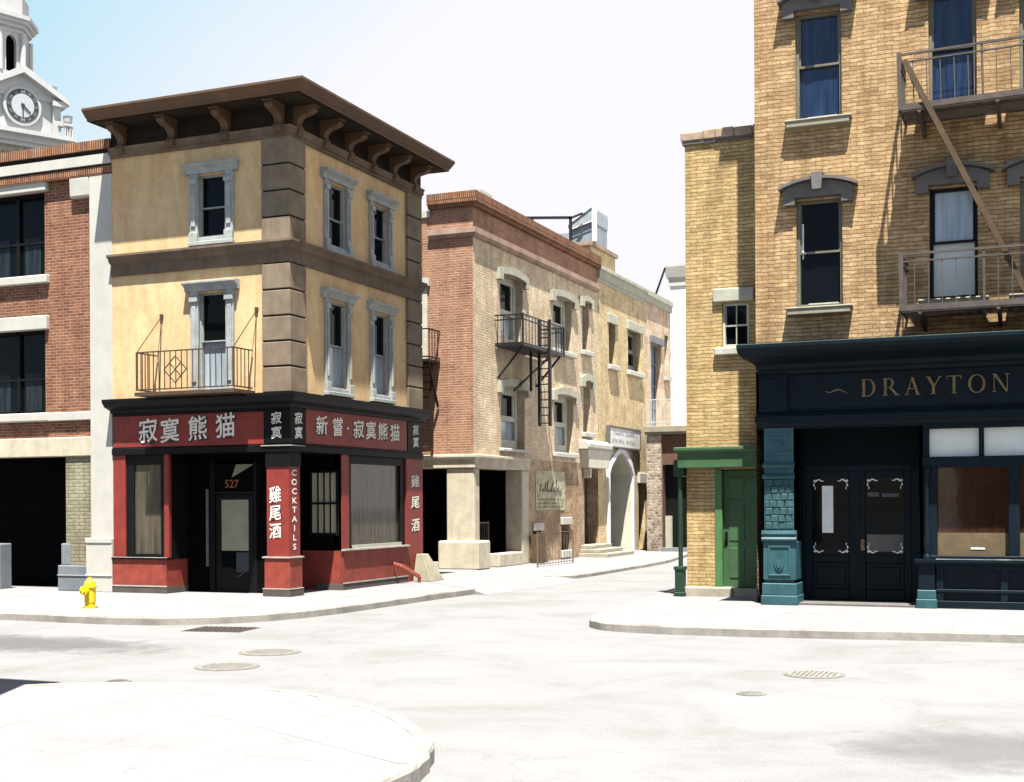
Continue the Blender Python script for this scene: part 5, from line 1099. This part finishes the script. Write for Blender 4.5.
# ------------------------------------------------------------------ buildings behind the viewer: they throw the near shadow and show in the shop glass
def plain_block(name, label, x0, x1, y0, y1, h, m, f, us):
    o = empty(name, ((x0+x1)/2, (y0+y1)/2, .15), label, 'building')
    MB().box(x0, x1, y0, y1, .1, h).build('wall', m, o)
    MB().box(x0-.15, x1+.0, y0-.15, y1+.0, h, h+.0001+.2).build('cornice', M['white'], o)
    for u in us:
        for z in (1.0, 4.4):
            if f == 'N':
                w_ = MB().box(u-.5, u+.5, y1, y1+.05, z, z+2.0).build('window', M['glass'], o); MB().box(u-.6, u+.6, y1, y1+.12, z-.15, z).build('sill', M['white'], w_)
    return o
plain_block('low_brick_house', 'brick house on the near left street corner just outside the view', -30, -10.08, -8, 9.95, 8.6, M['redbrick'], 'N', [-28+2.4*k for k in range(7)])
plain_block('opposite_house', 'brown brick house facing the teal shop across the street', -4, 14, -18, -9, 7.5, M['brownbrick'], 'N', [-2.5+2.6*k for k in range(6)])

# ------------------------------------------------------------------ light, sky, camera
AZ, EL = R(25), R(70)      # sun: right of the street-front normal (-Y), high
sd = Vector((math.sin(AZ)*math.cos(EL), -math.cos(AZ)*math.cos(EL), math.sin(EL)))
L = bpy.data.lights.new('sun', 'SUN'); L.energy = 5.0; L.angle = R(.5); L.color = (1, .955, .87)
lo = bpy.data.objects.new('sun', L); col.objects.link(lo); lo.rotation_euler = sd.to_track_quat('Z', 'Y').to_euler()
wo = bpy.data.worlds.new('World'); sc.world = wo; wo.use_nodes = True
nt = wo.node_tree; bg = nt.nodes['Background']
sky = nt.nodes.new('ShaderNodeTexSky'); sky.sky_type = 'NISHITA'; sky.sun_disc = False
sky.sun_elevation = EL; sky.sun_rotation = math.atan2(sd.x, sd.y); sky.air_density = 1.0; sky.dust_density = 0.6; sky.ozone_density = 1.0
# bank of white haze filling the sky beyond the street, low down, with an unseen eastern bank added to light the side walls; the rest stays clear blue
tcw = nt.nodes.new('ShaderNodeTexCoord'); dirv = tcw.outputs['Generated']
def dotn(v):
    d = nt.nodes.new('ShaderNodeVectorMath'); d.operation = 'DOT_PRODUCT'; d.inputs[1].default_value = v; nt.links.new(dirv, d.inputs[0]); return d.outputs['Value']
def mathn(op, a, b=0.0, c=None):
    m_ = nt.nodes.new('ShaderNodeMath'); m_.operation = op
    for i_, v in enumerate((a, b) if c is None else (a, b, c)):
        if isinstance(v, (int, float)): m_.inputs[i_].default_value = v
        else: nt.links.new(v, m_.inputs[i_])
    return m_.outputs[0]
ns = nt.nodes.new('ShaderNodeTexNoise'); ns.inputs['Scale'].default_value = 1.8; ns.inputs['Detail'].default_value = 5; nt.links.new(dirv, ns.inputs['Vector'])
def veil(v, lo, hi):
    r_ = nt.nodes.new('ShaderNodeMapRange'); r_.interpolation_type = 'SMOOTHSTEP'; r_.inputs['From Min'].default_value = lo; r_.inputs['From Max'].default_value = hi
    nt.links.new(mathn('MULTIPLY_ADD', ns.outputs['Fac'], .16, v), r_.inputs['Value']); return r_.outputs[0]
HZ = mathn('MAXIMUM', veil(dotn((0.05, 0.95, -0.30)), .57, .80), veil(dotn((0.80, 0.45, -0.30)), .25, .85))
def mixc(f_, a_, b_):
    mx = nt.nodes.new('ShaderNodeMix'); mx.data_type = 'RGBA'
    ins = {('F' if i.type == 'VALUE' else i.name): i for i in mx.inputs if (i.name == 'Factor' and i.type == 'VALUE') or (i.name in 'AB' and i.type == 'RGBA')}
    nt.links.new(f_, ins['F'])
    for k_, v in (('A', a_), ('B', b_)):
        if isinstance(v, tuple): ins[k_].default_value = v
        else: nt.links.new(v, ins[k_])
    return [o for o in mx.outputs if o.type == 'RGBA'][0]
THIN = veil(dotn((-0.50, 0.80, -0.35)), .25, .75)       # thin veil over the northern sky
c1_ = mixc(THIN, sky.outputs['Color'], (2.45, 3.85, 4.6, 1))
c2_ = mixc(HZ, c1_, (4.75, 4.66, 4.9, 1))
EAST_FILL = veil(dotn((0.90, 0.25, -0.15)), .45, .95)       # brighter unseen eastern haze, added to light the side walls and alley
c3_ = mixc(EAST_FILL, c2_, (11.0, 10.6, 10.4, 1))
nt.links.new(c3_, bg.inputs['Color'])
bg.inputs['Strength'].default_value = 0.05

cd = bpy.data.cameras.new('camera'); cam = bpy.data.objects.new('camera', cd); col.objects.link(cam); sc.camera = cam
FPX, YAW, ROLL, SH = 1306.1, R(22.53), -.0057, 111.5
fw = Vector((-math.sin(YAW), math.cos(YAW), 0)); rt = Vector((math.cos(YAW), math.sin(YAW), 0)); up = Vector((0,0,1))
r1 = rt*math.cos(ROLL) + up*math.sin(ROLL); u1 = -rt*math.sin(ROLL) + up*math.cos(ROLL)
cam.matrix_world = Matrix(((r1.x,u1.x,-fw.x,0),(r1.y,u1.y,-fw.y,0),(r1.z,u1.z,-fw.z,2.2),(0,0,0,1)))
cd.sensor_fit = 'HORIZONTAL'; cd.sensor_width = 36; cd.lens = FPX*36/1024; cd.shift_y = SH/1024; cd.clip_end = 2000; cd.clip_start = .1
vs_ = sc.view_settings; vs_.view_transform = 'Standard'; vs_.look = 'None'; vs_.gamma = 1; vs_.exposure = 2.05; vs_.use_curve_mapping = False
sc.cycles.max_bounces = 8; sc.cycles.use_denoising = True
